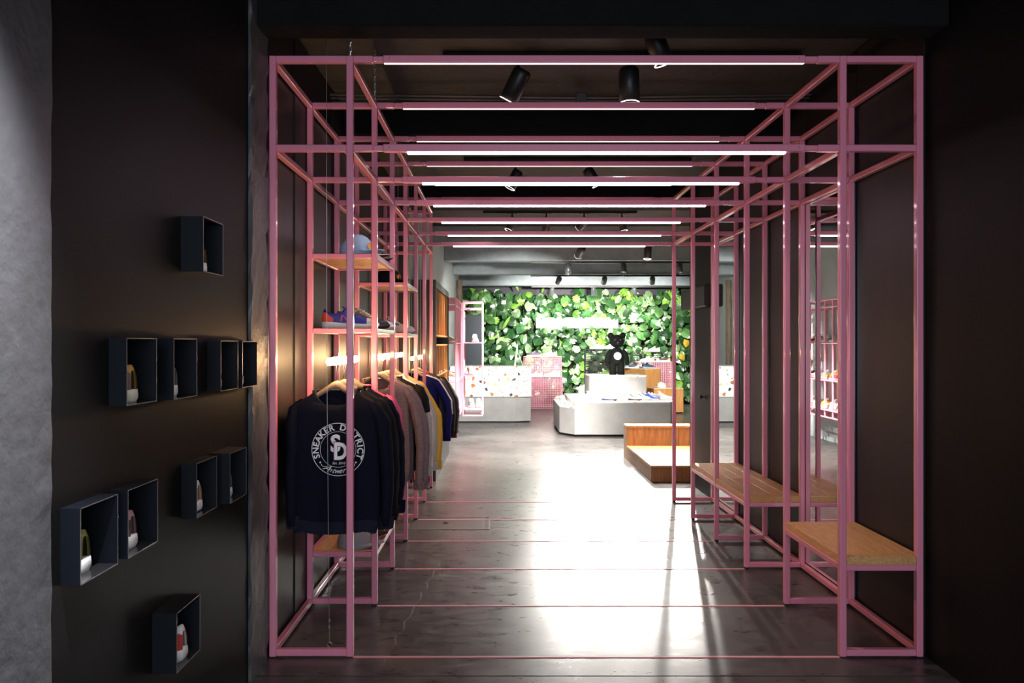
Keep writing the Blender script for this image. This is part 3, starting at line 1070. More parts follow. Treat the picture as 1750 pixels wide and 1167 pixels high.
# ------------------------------------------------------------------ caps
def cap(loc, rz, label, col, brim=None, patchc=None, under=None, scale=1.0, group='caps on the shelves'):
    t = thing('baseball_cap', loc, label, 'cap', group, rz)
    t.scale = (scale,) * 3
    fm_ = fabric('cap_%d' % (hash(tuple(col)) % 99991), col, 0.1)
    n = 24
    rows = []
    for z, r in ((0, .083), (.02, .086), (.045, .084), (.068, .074), (.088, .056), (.100, .034), (.105, .012), (.106, .001)):
        rows.append([(r * 1.06 * math.cos(2 * PI * k / n) * (1 + 0.012 * math.cos(6 * 2 * PI * k / n)), r * 0.92 * math.sin(2 * PI * k / n) * (1 + 0.012 * math.cos(6 * 2 * PI * k / n)), z + (0.006 * math.cos(2 * PI * k / n) if z > .05 else 0)) for k in range(n)])
    dome = obj('crown', MB().grid(rows, True), fm_, t, True, False)
    obj('button', MB().ball((0, 0, .107), .006, .006, .004, 8, 5), fm_, dome, True, False)
    # brim
    rows = []
    for j in range(6):
        u = j / 5
        r = []
        for k in range(13):
            a = -1.25 + 2.5 * k / 12
            x = .086 * math.cos(a) + u * .072 * math.cos(a * 0.85) ** 0.7
            y = .079 * math.sin(a) * (1 - 0.12 * u)
            r.append((x, y, 0.022 + 0.006 * u - 0.016 * (y / .079) ** 2 * u))
        rows.append(r)
    bm_ = MB().grid(rows)
    low = [[(x, y, z - 0.004) for x, y, z in r] for r in rows]
    bm2 = MB().grid([r[::-1] for r in low])
    bm_.grid([rows[-1], low[-1]])
    b_ = obj('brim', bm_, fabric('brim_%d' % (hash(tuple(brim or col)) % 99991), brim or col, 0.1), t, True, False)
    obj('brim_underside', bm2, fabric('brimu_%d' % (hash(tuple(under or col)) % 99991), under or col, 0.1), b_, True, False)
    if patchc:
        for q, (a0, a1, z0, z1) in enumerate(((-.5, -.2, .03, .055), (-.22, .1, .04, .066), (.08, .4, .028, .058))):
            rows = []
            for j in range(3):
                z = z0 + (z1 - z0) * j / 2
                rr = 0.0875 if z < .05 else .083
                rows.append([(rr * 1.06 * math.cos(a0 + (a1 - a0) * k / 4) + .002, rr * .93 * math.sin(a0 + (a1 - a0) * k / 4), z + 0.004 * math.sin(k * 2.1)) for k in range(5)])
            obj('embroidery', MB().grid(rows), fabric('emb_%d' % q, patchc[q % len(patchc)]), dome, False, False)
    return t


ZS = 1.806
cap((-0.760, 4.045, ZS), -0.25, 'light blue cap with orange embroidery on the upper shelf', (0.36, 0.47, 0.66), patchc=((0.75, 0.35, 0.05), (0.7, 0.12, 0.08), (0.75, 0.5, 0.1)))
cap((-0.770, 4.225, ZS), 0.0, 'white cap with dark brim underside behind the light blue cap', (0.62, 0.6, 0.58), under=BLK)
cap((-0.775, 4.41, ZS), 0.0, 'grey cap at the back of the upper shelf', (0.22, 0.2, 0.2), under=BLK)
cap((-0.79, 5.36, 1.760), -0.2, 'black cap with red front on the farther upper shelf', (0.012, 0.012, 0.014), patchc=((0.6, 0.03, 0.06), (0.6, 0.03, 0.06), (0.6, 0.03, 0.06)))
cap((-0.765, 4.035, 0.281), -0.1, 'grey cap on the lowest shelf below the sweatshirts', (0.26, 0.23, 0.25))
cap((-0.775, 4.225, 0.281), -0.05, 'black cap on the lowest shelf behind the grey cap', BLK)
cap((-0.775, 4.42, 0.281), 0.0, 'dark navy cap at the back of the lowest shelf', (0.012, 0.015, 0.035))

G2 = 'sneakers on the rack shelves'
sneaker((-0.795, 4.07, 1.4235), 0.12, 'blue and red sneaker with pink letter mark on the middle shelf', G2, upper=(0.02, 0.03, 0.28), sole=WHT, heel=(0.55, 0.05, 0.03),
        mark='letter', markc=(0.8, 0.12, 0.18), toe=(0.6, 0.55, 0.5), lining=(0.01, 0.015, 0.12), lace=(0.03, 0.05, 0.3))
sneaker((-0.765, 4.26, 1.4235), 0.05, 'black and mustard sneaker behind the blue one on the middle shelf', G2, upper=(0.50, 0.27, 0.06), sole=BLK, toe=BLK, eye=(0.1, 0.09, 0.07),
        lace=(0.3, 0.27, 0.2), tongue=(0.15, 0.13, 0.1))
sneaker((-0.765, 4.44, 1.4235), 0.0, 'plain white sneaker at the back of the middle shelf', G2)
sneaker((-0.755, 5.42, 1.4165), -0.08, 'white sneaker with yellow and black flower pattern on the farther shelf', G2, upper=(0.66, 0.58, 0.52), sole=(0.62, 0.6, 0.58),
        heel=(0.55, 0.42, 0.05), eye=(0.1, 0.08, 0.08), toe=(0.66, 0.6, 0.58))

# ------------------------------------------------------------------ glowing clothes rails on wires
RODX = -0.746
RODS = [(3.345, 3.975, 1.264, 3.372, 3.94, 'nearest glowing warm tube rail, hung on steel wires'),
        (4.62, 5.80, 1.258, 4.72, 5.72, 'middle glowing warm tube rail, hung on steel wires'),
        (6.45, 7.42, 1.213, 6.55, 7.30, 'farthest glowing warm tube rail, hung on steel wires')]
for ya, yb, z, w0, w1, lab in RODS:
    t = thing('glowing_clothes_rail', (RODX, (ya + yb) / 2, z), lab, 'clothes rail', 'glowing clothes rails on the left')
    prof = [(0.001, 0), (0.010, 0.001), (0.0155, 0.006), (0.0165, 0.016), (0.0165, yb - ya - 0.016), (0.0155, yb - ya - 0.006), (0.010, yb - ya - 0.001), (0.001, yb - ya)]
    m_ = MB().lathe(prof, 18).xf(Matrix.Translation((RODX, ya, z)) @ Matrix.Rotation(-PI / 2, 4, 'X'))
    obj('tube', m_, M_ROD, t, True)
    for wy in (w0, w1):
        wr = obj('wire', MB().tube([(RODX - 0.005, wy, 0.03), (RODX - 0.0165, wy, z), (RODX - 0.018, wy, 2.85)], 0.0014, 6), M_WIRE, t)
        for zz, rr in ((0.10, 0.006), (0.13, 0.006)):
            obj('wire_clamp', MB().lathe([(0.001, zz - .006), (rr, zz - .006), (rr, zz + .006), (0.001, zz + .006)], 8, RODX - 0.006, wy), M_WIRE, wr)
        obj('floor_hook', MB().tube([(RODX - 0.005 + 0.010 * math.sin(a * PI / 5), wy, 0.0125 + 0.011 - 0.011 * math.cos(a * PI / 5)) for a in range(11)], 0.0022, 6), M_WIRE, wr)

# ------------------------------------------------------------------ garments
def rad_noise(x, y, z, seed):
    return (math.sin(9.1 * x + 3.7 * z + seed) + math.sin(5.3 * z - 4.1 * x + seed * 1.7) + math.sin(17 * x + 6 * z + 2.3 * seed)) / 3


def body_front(x, hw, th):
    return -th * max(0.0, 1 - abs(x / hw) ** 4) ** 0.25


def garment(name, label, cat, group, Y, m_body, zb, hem=-0.67, hw=0.200, th=0.030, sl=0.60, spread=0.235, sleeve='long', m_rib=None, seed=0.0,
            xoff=0.0, neck=0.096, dip=0.080, open_front=False, yaw=0.0, puff=1.0, cuff=True):
    """a top hanging at (RODX, Y); local z=0 at the crown of its hanger, front towards -y"""
    t = thing(name, (RODX + xoff, Y, zb), label, cat, group, yaw)
    m_rib = m_rib or m_body
    n = 36
    levels = [(hem, hw * 0.93), (hem + 0.03, hw * 0.98), (hem + 0.06, hw), (hem * 0.75, hw * 1.0), (hem * 0.55, hw * 0.985), (hem * 0.4, hw * 0.965),
              (-0.20, hw * 0.96), (-0.14, hw * 0.955), (-0.105, hw * 0.93), (-0.088, hw * 0.80), (-0.066, hw * 0.60), (-0.045, neck)]
    rows = []
    for li, (z, w_) in enumerate(levels):
        r = []
        for k in range(n):
            a = 2 * PI * k / n
            c, s_ = math.cos(a), math.sin(a)
            x = w_ * math.copysign(abs(c) ** 0.5, c)
            tt = th * (0.8 if li >= 9 else 1.0) * puff
            y = tt * math.copysign(abs(s_) ** 0.6, s_)
            zz = z
            if li >= 9 and s_ < 0:                       # scooped neckline at the front
                zz -= dip * (li - 8) / 3 * max(0.0, 1 - (x / (neck * 1.02)) ** 2) if abs(x) < neck * 1.02 else 0
            f_ = rad_noise(x, y, zz, seed) * 0.006 * min(1, (li + 1) / 3) * (1 if li < 8 else 0.2)
            r.append((x + f_ * 0.5, y + f_ * (0.35 if s_ < 0 else 1), zz + (0.006 * math.sin(5 * a + seed) if li < 2 else 0)))
        rows.append(r)
    body = obj('torso', MB().grid(rows, True), m_body, t, True, False)
    # hem rib and collar rib
    rows = []
    for z, w_ in ((hem - 0.006, hw * 0.92), (hem + 0.028, hw * 0.975), (hem + 0.05, hw * 1.004)):
        rows.append([(w_ * math.copysign(abs(math.cos(2 * PI * k / n)) ** 0.5, math.cos(2 * PI * k / n)), (th + 0.002) * puff * math.copysign(abs(math.sin(2 * PI * k / n)) ** 0.6, math.sin(2 * PI * k / n)),
                      z + 0.006 * math.sin(5 * 2 * PI * k / n + seed)) for k in range(n)])
    if cat != 't-shirt':
        obj('hem_rib', MB().grid(rows, True), m_rib, body, True, False)
    pts = []
    for k in range(25):
        a = 2 * PI * k / 24
        x, y = neck * 1.0 * math.cos(a), th * 0.8 * math.sin(a)
        z = -0.043 - (dip + 0.004) * (max(0, -math.sin(a)) ** 1.2)
        pts.append((x, y * 0.95, z))
    obj('collar', MB().tube(pts, 0.010, 8, cap=False, ry=[0.0055] * 25), m_rib, body, True, False)
    # sleeves
    sp0 = spread
    for sg in (-1, 1):
        spread = min(sp0, 0.245 - 0.05 * puff) if sg < 0 else sp0      # the wall is close on the left
        if sleeve == 'long':
            path = [(sg * hw * 0.80, 0, -0.100), (sg * hw * 0.91, 0.002, -0.125), (sg * min(hw * 1.02 + 0.01, spread + (0.03 if sg > 0 else 0.0)), 0.004, -0.19), (sg * (spread * 0.96), 0.0, -0.30 * sl / 0.6),
                    (sg * (spread * 1.0), -0.006, -0.42 * sl / 0.6), (sg * (spread * 0.99), -0.010, -0.52 * sl / 0.6), (sg * (spread * 0.97), -0.012, -sl), (sg * spread * 0.965, -0.012, -sl - 0.045)]
            rs = [0.028, 0.041, 0.050, 0.050, 0.046, 0.043, 0.041, 0.030]
        else:
            path = [(sg * hw * 0.80, 0, -0.100), (sg * hw * 0.98, 0.0, -0.125), (sg * (hw * 1.06), 0.0, -0.19), (sg * (hw * 1.12), 0.0, -0.27)]
            rs = [0.028, 0.048, 0.056, 0.058]
        path = [(p[0] + 0.004 * math.sin(seed + 3 * i), p[1], p[2]) for i, p in enumerate(path)]
        # finer path
        fp, fr = [], []
        for i in range(len(path) - 1):
            for q in range(3):
                u = q / 3
                fp.append(Vector(path[i]).lerp(Vector(path[i + 1]), u))
                fr.append((rs[i] + (rs[i + 1] - rs[i]) * u) * puff + 0.002 * math.sin(7 * (i + u) + seed))
        fp.append(Vector(path[-1]))
        fr.append(rs[-1] * puff)
        s_ = obj('sleeve', MB().tube(fp, fr, 14, cap=False, ry=[x * 0.62 for x in fr]), m_body, t, True, False)
        if sleeve == 'long' and cuff:
            e = Vector(path[-1])
            obj('cuff', MB().tube([e + Vector((0, 0, 0.045)), e + Vector((0, 0, 0.03)), e, e - Vector((0, 0, 0.012))], [0.036 * puff, 0.034, 0.033, 0.031], 14, cap=False, ry=[0.026 * puff, 0.025, 0.024, 0.022]), m_rib, s_, True, False)
    return t


def hanger(Y, zb, rodz, label, xoff=0.0, m=M_HANGER):
    t = thing('clothes_hanger', (RODX + xoff, Y, zb), label, 'hanger', 'wooden hangers on the glowing rails')
    # arched wooden bar
    rows = []
    for k in range(21):
        u = -1 + 2 * k / 20
        x = 0.185 * u
        z = -0.128 * abs(u) ** 1.22 - 0.004 + (0.004 if abs(u) < 0.12 else 0)
        h = 0.030 * (1 - 0.45 * abs(u))
        d = 0.0085 * (1 + 0.9 * abs(u) ** 2)
        rows.append([(x, -d, z - h), (x, -d * .8, z - 0.003), (x, 0, z), (x, d * .8, z - 0.003), (x, d, z - h)])
    m_ = MB().grid(rows, True)
    m_.f.append(tuple(range(5)))
    m_.f.append(tuple(len(m_.v) - 1 - k for k in range(5)))
    obj('bar', m_, m, t, True, False)
    r = 0.0205
    top = rodz - zb
    pts = [(0, 0, -0.006), (0, 0, (top - r) * 0.4), (-xoff * 0.5 + 0.006, 0, top - r - 0.004)]
    for a in range(9):
        an = -PI / 2 + 0.5 + a * (PI * 1.2 / 8)
        pts.append((-xoff + r * math.cos(an), 0, top + r * math.sin(an)))
    obj('hook', MB().tube(pts, 0.0017, 6), M_WIRE, t, True, False)
    return t


NAVY = fabric('navy', (0.0035, 0.0042, 0.012), 0.2)
NAVY2 = fabric('navy_marl', (0.005, 0.005, 0.011), 0.3)
CHAR = fabric('charcoal', (0.0055, 0.005, 0.007), 0.2)
TAUPE = fabric('taupe', (0.21, 0.145, 0.150), 0.35, 90)
BLACKF = fabric('black', (0.010, 0.008, 0.008), 0.2)
LGREY = fabric('light_grey', (0.44, 0.42, 0.40), 0.25, 90)
OFFW = fabric('off_white', (0.62, 0.58, 0.50), 0.1)
YEL = fabric('yellow', (0.62, 0.36, 0.05), 0.1)
ROYAL = fabric('royal_blue', (0.005, 0.009, 0.095), 0.15)
DKJ = mat('dark_nylon', (0.012, 0.010, 0.011), 0.4, bump=0.1, bscale=40)
PINKF = fabric('pink', (0.62, 0.10, 0.22), 0.1)
REDF = fabric('red', (0.4, 0.01, 0.03), 0.1)

ZB1, ZB2, ZB3 = 1.175, 1.168, 1.125
GT = 'tops hanging on the left rack'
specs = [
    # name, Y, material, kwargs, label, category
    ('sweatshirt', 3.452, NAVY, dict(seed=0.4, m_rib=fabric('navy_rib', (0.011, 0.012, 0.024), 0.2)), 'navy sweatshirt with round white SD emblem, front of the nearest rail', 'sweatshirt'),
    ('sweatshirt', 3.535, NAVY2, dict(seed=1.9, hem=-0.675, spread=0.232), 'dark navy sweatshirt directly behind the printed one', 'sweatshirt'),
    ('sweatshirt', 3.615, CHAR, dict(seed=3.1, hem=-0.672, spread=0.236), 'charcoal sweatshirt third on the nearest rail', 'sweatshirt'),
    ('sweatshirt', 3.69, NAVY, dict(seed=4.4, hem=-0.68, spread=0.24), 'dark navy sweatshirt fourth on the nearest rail', 'sweatshirt'),
    ('sweatshirt', 3.775, NAVY, dict(seed=6.0, hem=-0.68, spread=0.245), 'dark navy sweatshirt fifth on the nearest rail', 'sweatshirt'),
    ('t_shirt', 3.87, PINKF, dict(seed=2.2, hem=-0.60, sleeve='short', hw=0.205), 'pink t-shirt last on the nearest rail, mostly hidden', 't-shirt'),
    ('sweatshirt', 4.70, TAUPE, dict(seed=0.9, hem=-0.66, sl=0.66, spread=0.262, th=0.034), 'mauve grey sweatshirt in front on the middle rail', 'sweatshirt'),
    ('sweatshirt', 4.785, TAUPE, dict(seed=2.6, hem=-0.67, sl=0.67, spread=0.27), 'mauve grey sweatshirt second on the middle rail', 'sweatshirt'),
    ('sweatshirt', 4.865, TAUPE, dict(seed=3.7, hem=-0.67, sl=0.665, spread=0.275), 'mauve grey sweatshirt third on the middle rail', 'sweatshirt'),
    ('t_shirt', 4.97, BLACKF, dict(seed=1.1, hem=-0.64, sleeve='short', hw=0.225), 'black t-shirt between the mauve and the light grey tops', 't-shirt'),
    ('sweatshirt', 5.07, LGREY, dict(seed=5.2, hem=-0.66, sl=0.64, spread=0.275), 'light grey sweatshirt behind the black t-shirt', 'sweatshirt'),
    ('sweatshirt', 5.17, OFFW, dict(seed=2.9, hem=-0.64, sl=0.62, spread=0.27), 'off-white sweatshirt beside the yellow one', 'sweatshirt'),
    ('sweatshirt', 5.29, LGREY, dict(seed=0.2, hem=-0.66, sl=0.64, spread=0.28), 'light grey sweatshirt just in front of the yellow one', 'sweatshirt'),
    ('sweatshirt', 5.40, YEL, dict(seed=4.0, hem=-0.69, sl=0.65, spread=0.318, hw=0.215), 'yellow sweatshirt near the end of the middle rail', 'sweatshirt'),
    ('track_jacket', 6.58, ROYAL, dict(seed=1.5, hem=-0.68, sl=0.56, spread=0.305, hw=0.225, puff=1.15, th=0.032), 'royal blue track jacket with three white shoulder stripes', 'jacket'),
    ('track_jacket', 6.74, DKJ, dict(seed=2.5, hem=-0.62, sl=0.54, spread=0.29, hw=0.22), 'black track top between the blue and the puffy jacket', 'jacket'),
    ('jacket', 6.96, DKJ, dict(seed=3.5, hem=-0.66, sl=0.58, spread=0.335, hw=0.25, puff=1.45, m_rib=REDF), 'puffy black jacket with red trim, last on the rails', 'jacket'),
]
first = None
for nm, Y, mm, kw, lab, cat in specs:
    zb = ZB1 if Y < 4.2 else (ZB2 if Y < 6 else ZB3)
    rz_ = RODS[0][2] if Y < 4.2 else (RODS[1][2] if Y < 6 else RODS[2][2])
    kw = dict(kw)
    xo = 0.006 * math.sin(Y * 37)
    g = garment(nm, lab, cat, GT, Y, mm, zb, xoff=xo, **kw)
    if first is None:
        first = g
    hanger(Y, zb, rz_, 'wooden hanger holding the ' + lab.split(',')[0].split(' with')[0], xo)
    if nm == 'track_jacket' and mm is ROYAL:
        for sg in (-1, 1):
            for k in range(3):
                yy = -0.024 + 0.013 * k
                q_ = 0.66 * math.sqrt(1 - (yy / 0.055) ** 2)
                pts = [(sg * 0.105, yy, -0.052), (sg * 0.150, yy, -0.066)]
                mx_ = 0.0 if sg > 0 else -0.095
                for x_, z_, ox, oz in ((.18, -.100, .018, .030), (.205, -.125, .036, .034), (.2395, -.19, .058, .022), (.293, -.28, .058, .016), (.305, -.392, .055, .006)):
                    if sg < 0 and x_ > 0.2:
                        continue
                    pts.append((sg * (x_ + ox * q_ + 0.002), yy, z_ + oz * q_ + 0.002))
                obj('stripe', MB().tube(pts, 0.0042, 6), mat('stripe_white', (0.75, 0.68, 0.7), 0.6), g, True, False)

# price tags on two sleeves of the light tops
# printed emblem on the front sweatshirt
M_PRINT = mat('white_print', (0.72, 0.70, 0.72), 0.6)
M_PRINTS = mat('shadow_print', (0.55, 0.20, 0.25), 0.6)
HW0, TH0 = 0.200, 0.030


def on_shirt(x, z, lift=0.0012):
    xs = 0.018 + x
    zs = -0.302 + z
    return (xs, body_front(xs, HW0 * 0.985, TH0) - 0.004 - lift, zs)


def flat_ring(r0, r1, n=72):
    return MB().grid([[on_shirt(r * math.cos(2 * PI * k / n), r * math.sin(2 * PI * k / n)) for k in range(n)] for r in (r0, r1)], True)


em = obj('printed_emblem', flat_ring(0.1155, 0.118), M_PRINT, first, False, False)
obj('print_ring', flat_ring(0.0785, 0.080), M_PRINT, em, False, False)
txt = []


def glyphs(s, size, fn, shear=0.0, mat_=M_PRINT, offset=0.0, lift=0.0014, name='print_letter'):
    cu = bpy.data.curves.new('tmp_text', 'FONT')
    cu.body = s
    cu.size = size
    cu.align_x = 'CENTER'
    cu.align_y = 'CENTER'
    cu.shear = shear
    cu.offset = offset
    cu.resolution_u = 3
    o = bpy.data.objects.new('tmp_text', cu)
    C.objects.link(o)
    txt.append((o, fn, mat_, lift, name))


word = 'SNEAKER DISTRICT'
adv = {'I': 0.62, ' ': 0.95, 'N': 1.08, 'D': 1.08, 'K': 1.0, 'E': 0.95}
tot = sum(adv.get(c, 1.0) for c in word)
ang = math.radians(206)
span = math.radians(232)
for ch in word:
    wv = adv.get(ch, 1.0) / tot * span
    a = ang - wv / 2
    ang -= wv
    if ch == ' ':
        continue
    glyphs(ch, 0.038, (lambda a_: (lambda x, y: (0.0978 * math.cos(a_) + (x * math.sin(a_) + y * math.cos(a_)), 0.0978 * math.sin(a_) + (-x * math.cos(a_) + y * math.sin(a_)))))(a), offset=0.0009)
for a in (math.radians(216), math.radians(-36)):
    c0 = (0.0978 * math.cos(a), 0.0978 * math.sin(a))
    m_ = MB()
    m_.add([on_shirt(*c0)] + [on_shirt(c0[0] + .004 * math.cos(k * PI / 5), c0[1] + .004 * math.sin(k * PI / 5)) for k in range(10)], [(0, (k + 1) % 10 + 1, k + 1) for k in range(10)])
    obj('print_dot', m_, M_PRINT, em, False, False)
glyphs('S', 0.105, lambda x, y: (-0.013 + x * 0.92, 0.022 + y), mat_=M_PRINTS, offset=0.0034, lift=0.0010)
glyphs('S', 0.105, lambda x, y: (-0.011 + x * 0.92, 0.023 + y), offset=0.0030, lift=0.0016)
glyphs('D', 0.105, lambda x, y: (0.010 + x * 0.80, -0.011 + y), mat_=fabric('navy', (0, 0, 0)), offset=0.0062, lift=0.0020)
glyphs('D', 0.105, lambda x, y: (0.009 + x * 0.80, -0.012 + y), mat_=M_PRINTS, offset=0.0034, lift=0.0024)
glyphs('D', 0.105, lambda x, y: (0.011 + x * 0.80, -0.011 + y), offset=0.0030, lift=0.0028)
glyphs('Est. 2010', 0.0155, lambda x, y: (0.003 + x, -0.061 + y), shear=0.25)
scr = 'Antwerpen'
for i, ch in enumerate(scr):
    a = math.radians(238 + i * 9.3)
    sz = 0.044 if i == 0 else 0.033
    glyphs(ch, sz, (lambda a_: (lambda x, y: (0.096 * math.cos(a_) - (x * math.sin(a_) * 0.95 + y * math.cos(a_)), 0.096 * math.sin(a_) + (x * math.cos(a_) * 0.95 - y * math.sin(a_)))))(a), shear=0.55)
bpy.context.view_layer.update()
dg = bpy.context.evaluated_depsgraph_get()
for o, fn, mt, lift, name in txt:
    me = bpy.data.meshes.new_from_object(o.evaluated_get(dg))
    cu = o.data
    for v in me.vertices:
        x, z = fn(v.co.x, v.co.y)
        v.co = on_shirt(x, z, lift)
    me.materials.clear()
    me.materials.append(mt)
    me.name = 'print'
    link(name, me, em, False)
    bpy.data.objects.remove(o)
    bpy.data.curves.remove(cu)
# the swash of the script initial
obj('print_swash', MB().tube([on_shirt(0.098 * math.cos(math.radians(a)) * q, 0.098 * math.sin(math.radians(a)) * q) for a, q in ((221, 1.0), (224, 1.04), (228, 1.03), (233, 0.97), (238, 0.93))], 0.0012, 5), M_PRINT, em, True, False)

# ------------------------------------------------------------------ back room: stepped oak platform
t = thing('stepped_platform', (2.3, 8.2, 0), 'low stepped platform of oak boards at the end of the right wall', 'platform')
PX0, PX1, PY0, PY1, PYU = 1.452, 3.25, 7.425, 9.09, 8.86
for k in range(9):
    a, b = PX0 + 0.2 * k, PX0 + 0.2 * (k + 1)
    obj('deck_board', MB().cbox(a + 0.001, b - 0.001, PY0, PYU, 0.135, 0.159, 0.002), M_OAKH, t)
    obj('riser_board', MB().cbox(a + 0.001, b - 0.001, PY0 + 0.003, PY0 + 0.025, 0.002, 0.1345, 0.0015), M_OAKV, t)
    obj('riser_board', MB().cbox(a + 0.001, b - 0.001, PYU, PYU + 0.022, 0.137, 0.366, 0.0015), M_OAKV, t)
    obj('deck_board', MB().cbox(a + 0.001, b - 0.001, PYU - 0.002, PY1, 0.367, 0.390, 0.002), M_OAKH, t)
for k in range(6):
    a, b = PY0 + 0.027 + 0.272 * k, PY0 + 0.027 + 0.272 * (k + 1)
    obj('side_board', MB().cbox(PX0 + 0.002, PX0 + 0.024, a + 0.001, min(b, PY1) - 0.001, 0.002, 0.1345, 0.0015), M_ENDGRAIN, t)
obj('side_board', MB().cbox(PX0 + 0.002, PX0 + 0.024, PYU + 0.023, PY1 - 0.001, 0.136, 0.366, 0.0015), M_ENDGRAIN, t)

# ------------------------------------------------------------------ concrete plinth with terrazzo tops
def inset(poly, d):
    cx_ = sum(p[0] for p in poly) / len(poly)
    cy_ = sum(p[1] for p in poly) / len(poly)
    return [(p[0] + (cx_ - p[0]) / max(1e-6, math.hypot(cx_ - p[0], cy_ - p[1])) * d, p[1] + (cy_ - p[1]) / max(1e-6, math.hypot(cx_ - p[0], cy_ - p[1])) * d) for p in poly]


MAINP = [(1.056, 11.0), (2.43, 11.0), (2.56, 11.22), (2.56, 12.85), (1.056, 12.85)]
LOWP = [(1.054, 11.004), (1.054, 12.6), (0.865, 12.6), (0.865, 11.30)]
UPP = [(1.475, 11.74), (2.19, 11.74), (2.27, 11.98), (2.27, 12.72), (1.39, 12.72), (1.39, 12.0)]
t = thing('display_plinth', (1.7, 11.9, 0), 'stepped light grey concrete plinth with terrazzo tops in the middle of the shop', 'plinth')
sk = obj('skirting', MB().prism(inset([MAINP[0], MAINP[1], MAINP[2], MAINP[3], (0.865, 12.85), (0.865, 11.30)], 0.035), 0.0, 0.034), M_BLACK, t)
for poly, z0, z1 in ((MAINP, 0.033, 0.484), (LOWP, 0.033, 0.404), (UPP, 0.501, 0.819)):
    b_ = obj('concrete_block', MB().prism(poly, z0, z1), M_CONC, t)
    obj('terrazzo_top', MB().prism(poly, z1 + 0.0005, z1 + 0.016), M_TERR, b_)

# oak blocks behind the plinth
for poly, z1, lab in (([(2.88, 14.45), (3.47, 14.60), (3.40, 14.90), (2.80, 14.70)], 0.488, 'low oak block with a white cap on it, right of the plinth'),
                      ([(2.775, 14.78), (3.12, 15.02), (2.75, 15.38), (2.40, 15.10)], 0.847, 'taller oak block behind the plinth carrying blue sneakers')):
    c_ = (sum(p[0] for p in poly) / 4, sum(p[1] for p in poly) / 4)
    t = thing('oak_block', (c_[0], c_[1], 0), lab, 'block', 'oak display blocks')
    obj('skirting', MB().prism(inset(poly, 0.03), 0, 0.03), M_BLACK, t)
    n = len(poly)
    for i in range(n):
        a, b = Vector((*poly[i], 0)), Vector((*poly[(i + 1) % n], 0))
        L = (b - a).length
        nb_ = max(2, round(L / 0.16))
        nrm = Vector(((b - a).y, -(b - a).x, 0)).normalized()
        for q in range(nb_):
            p0, p1 = a.lerp(b, q / nb_), a.lerp(b, (q + 1) / nb_)
            e = (p1 - p0).normalized() * 0.001
            obj('board', MB().prism([tuple((p0 + e)[:2]), tuple((p1 - e)[:2]), tuple((p1 - e - nrm * 0.018)[:2]), tuple((p0 + e - nrm * 0.018)[:2])], 0.03, z1 - 0.013), M_OAKP, t)
    obj('top', MB().prism(poly, z1 - 0.012, z1), mat('pale_oak_top', (0.62, 0.50, 0.36), 0.4, var=0.15, vscale=8, stretch=(1, 8, 1)), t)
t = thing('small_block', (1.43, 13.3, 0), 'small white and oak block half hidden left of the plinth', 'block')
obj('white_front', MB().cbox(1.335, 1.452, 13.18, 13.48, 0, 0.53, 0.003), M_WHITE, t)
obj('oak_side', MB().cbox(1.453, 1.56, 13.18, 13.48, 0, 0.53, 0.003), M_OAKP, t)

# ------------------------------------------------------------------ terrazzo counter
t = thing('shop_counter', (-0.2, 13.4, 0), 'shop counter with white terrazzo body on a grey concrete base', 'counter')
CP = [(-0.85, 12.97), (0.25, 12.97), (0.51, 13.06), (0.51, 13.75), (-0.85, 13.75)]
obj('skirting', MB().prism(inset(CP, 0.03), 0, 0.02), M_BLACK, t)
obj('concrete_base', MB().prism(CP, 0.02, 0.433), M_CONC, t)
obj('terrazzo_body', MB().prism([(-0.85, 12.955), (0.25, 12.955), (0.52, 13.04), (0.52, 13.77), (-0.85, 13.77)], 0.434, 0.93), M_TERR, t)
obj('terrazzo_top', MB().prism([(-0.85, 12.95), (0.25, 12.95), (0.525, 13.035), (0.525, 13.78), (-0.85, 13.78)], 0.9305, 0.947), M_TERR, t)
t = thing('folding_stand', (0.29, 13.4, 0.947), 'thin white folding stand on top of the counter', 'stand')
m_ = MB()
m_.prism_y([(0.235, 0.948), (0.262, 0.948), (0.300, 1.20), (0.292, 1.33), (0.275, 1.26)], 13.39, 13.41)
obj('panel', m_, M_WHITE, t)
obj('leg', MB().tube([(0.31, 13.40, 1.16), (0.385, 13.40, 0.948)], 0.006, 6), M_WHITE, t)
t = thing('slate_cupboard', (-0.64, 16.2, 0), 'dark slate blue cupboard in the left corner behind the counter', 'cupboard')
obj('body', MB().cbox(WLB + 0.005, -0.41, 16.05, 16.5, 0, 1.925, 0.004), M_SLATE, t)
obj('door', MB().cbox(WLB + 0.015, -0.42, 16.03, 16.049, 0.02, 1.915, 0.003), M_SLATE, t)
m_ = MB()
rt = random.Random(5)
rows = []
for j in range(26):
    z = 2.56 * j / 25
    rows.append([(-0.80 + 0.058 * math.cos(a * PI / 5) * (1 + rt.uniform(-.08, .08)), 14.9 + 0.06 * math.sin(a * PI / 5) * (1 + rt.uniform(-.08, .08)), z) for a in range(10)])
m_.grid(rows, True)
tag(obj('timber_post', m_, mat('old_timber', (0.20, 0.145, 0.10), 0.8, var=0.6, vscale=8, stretch=(6, 6, 0.5), bump=0.5)), 'rough old timber post against the pale left wall', 'post')

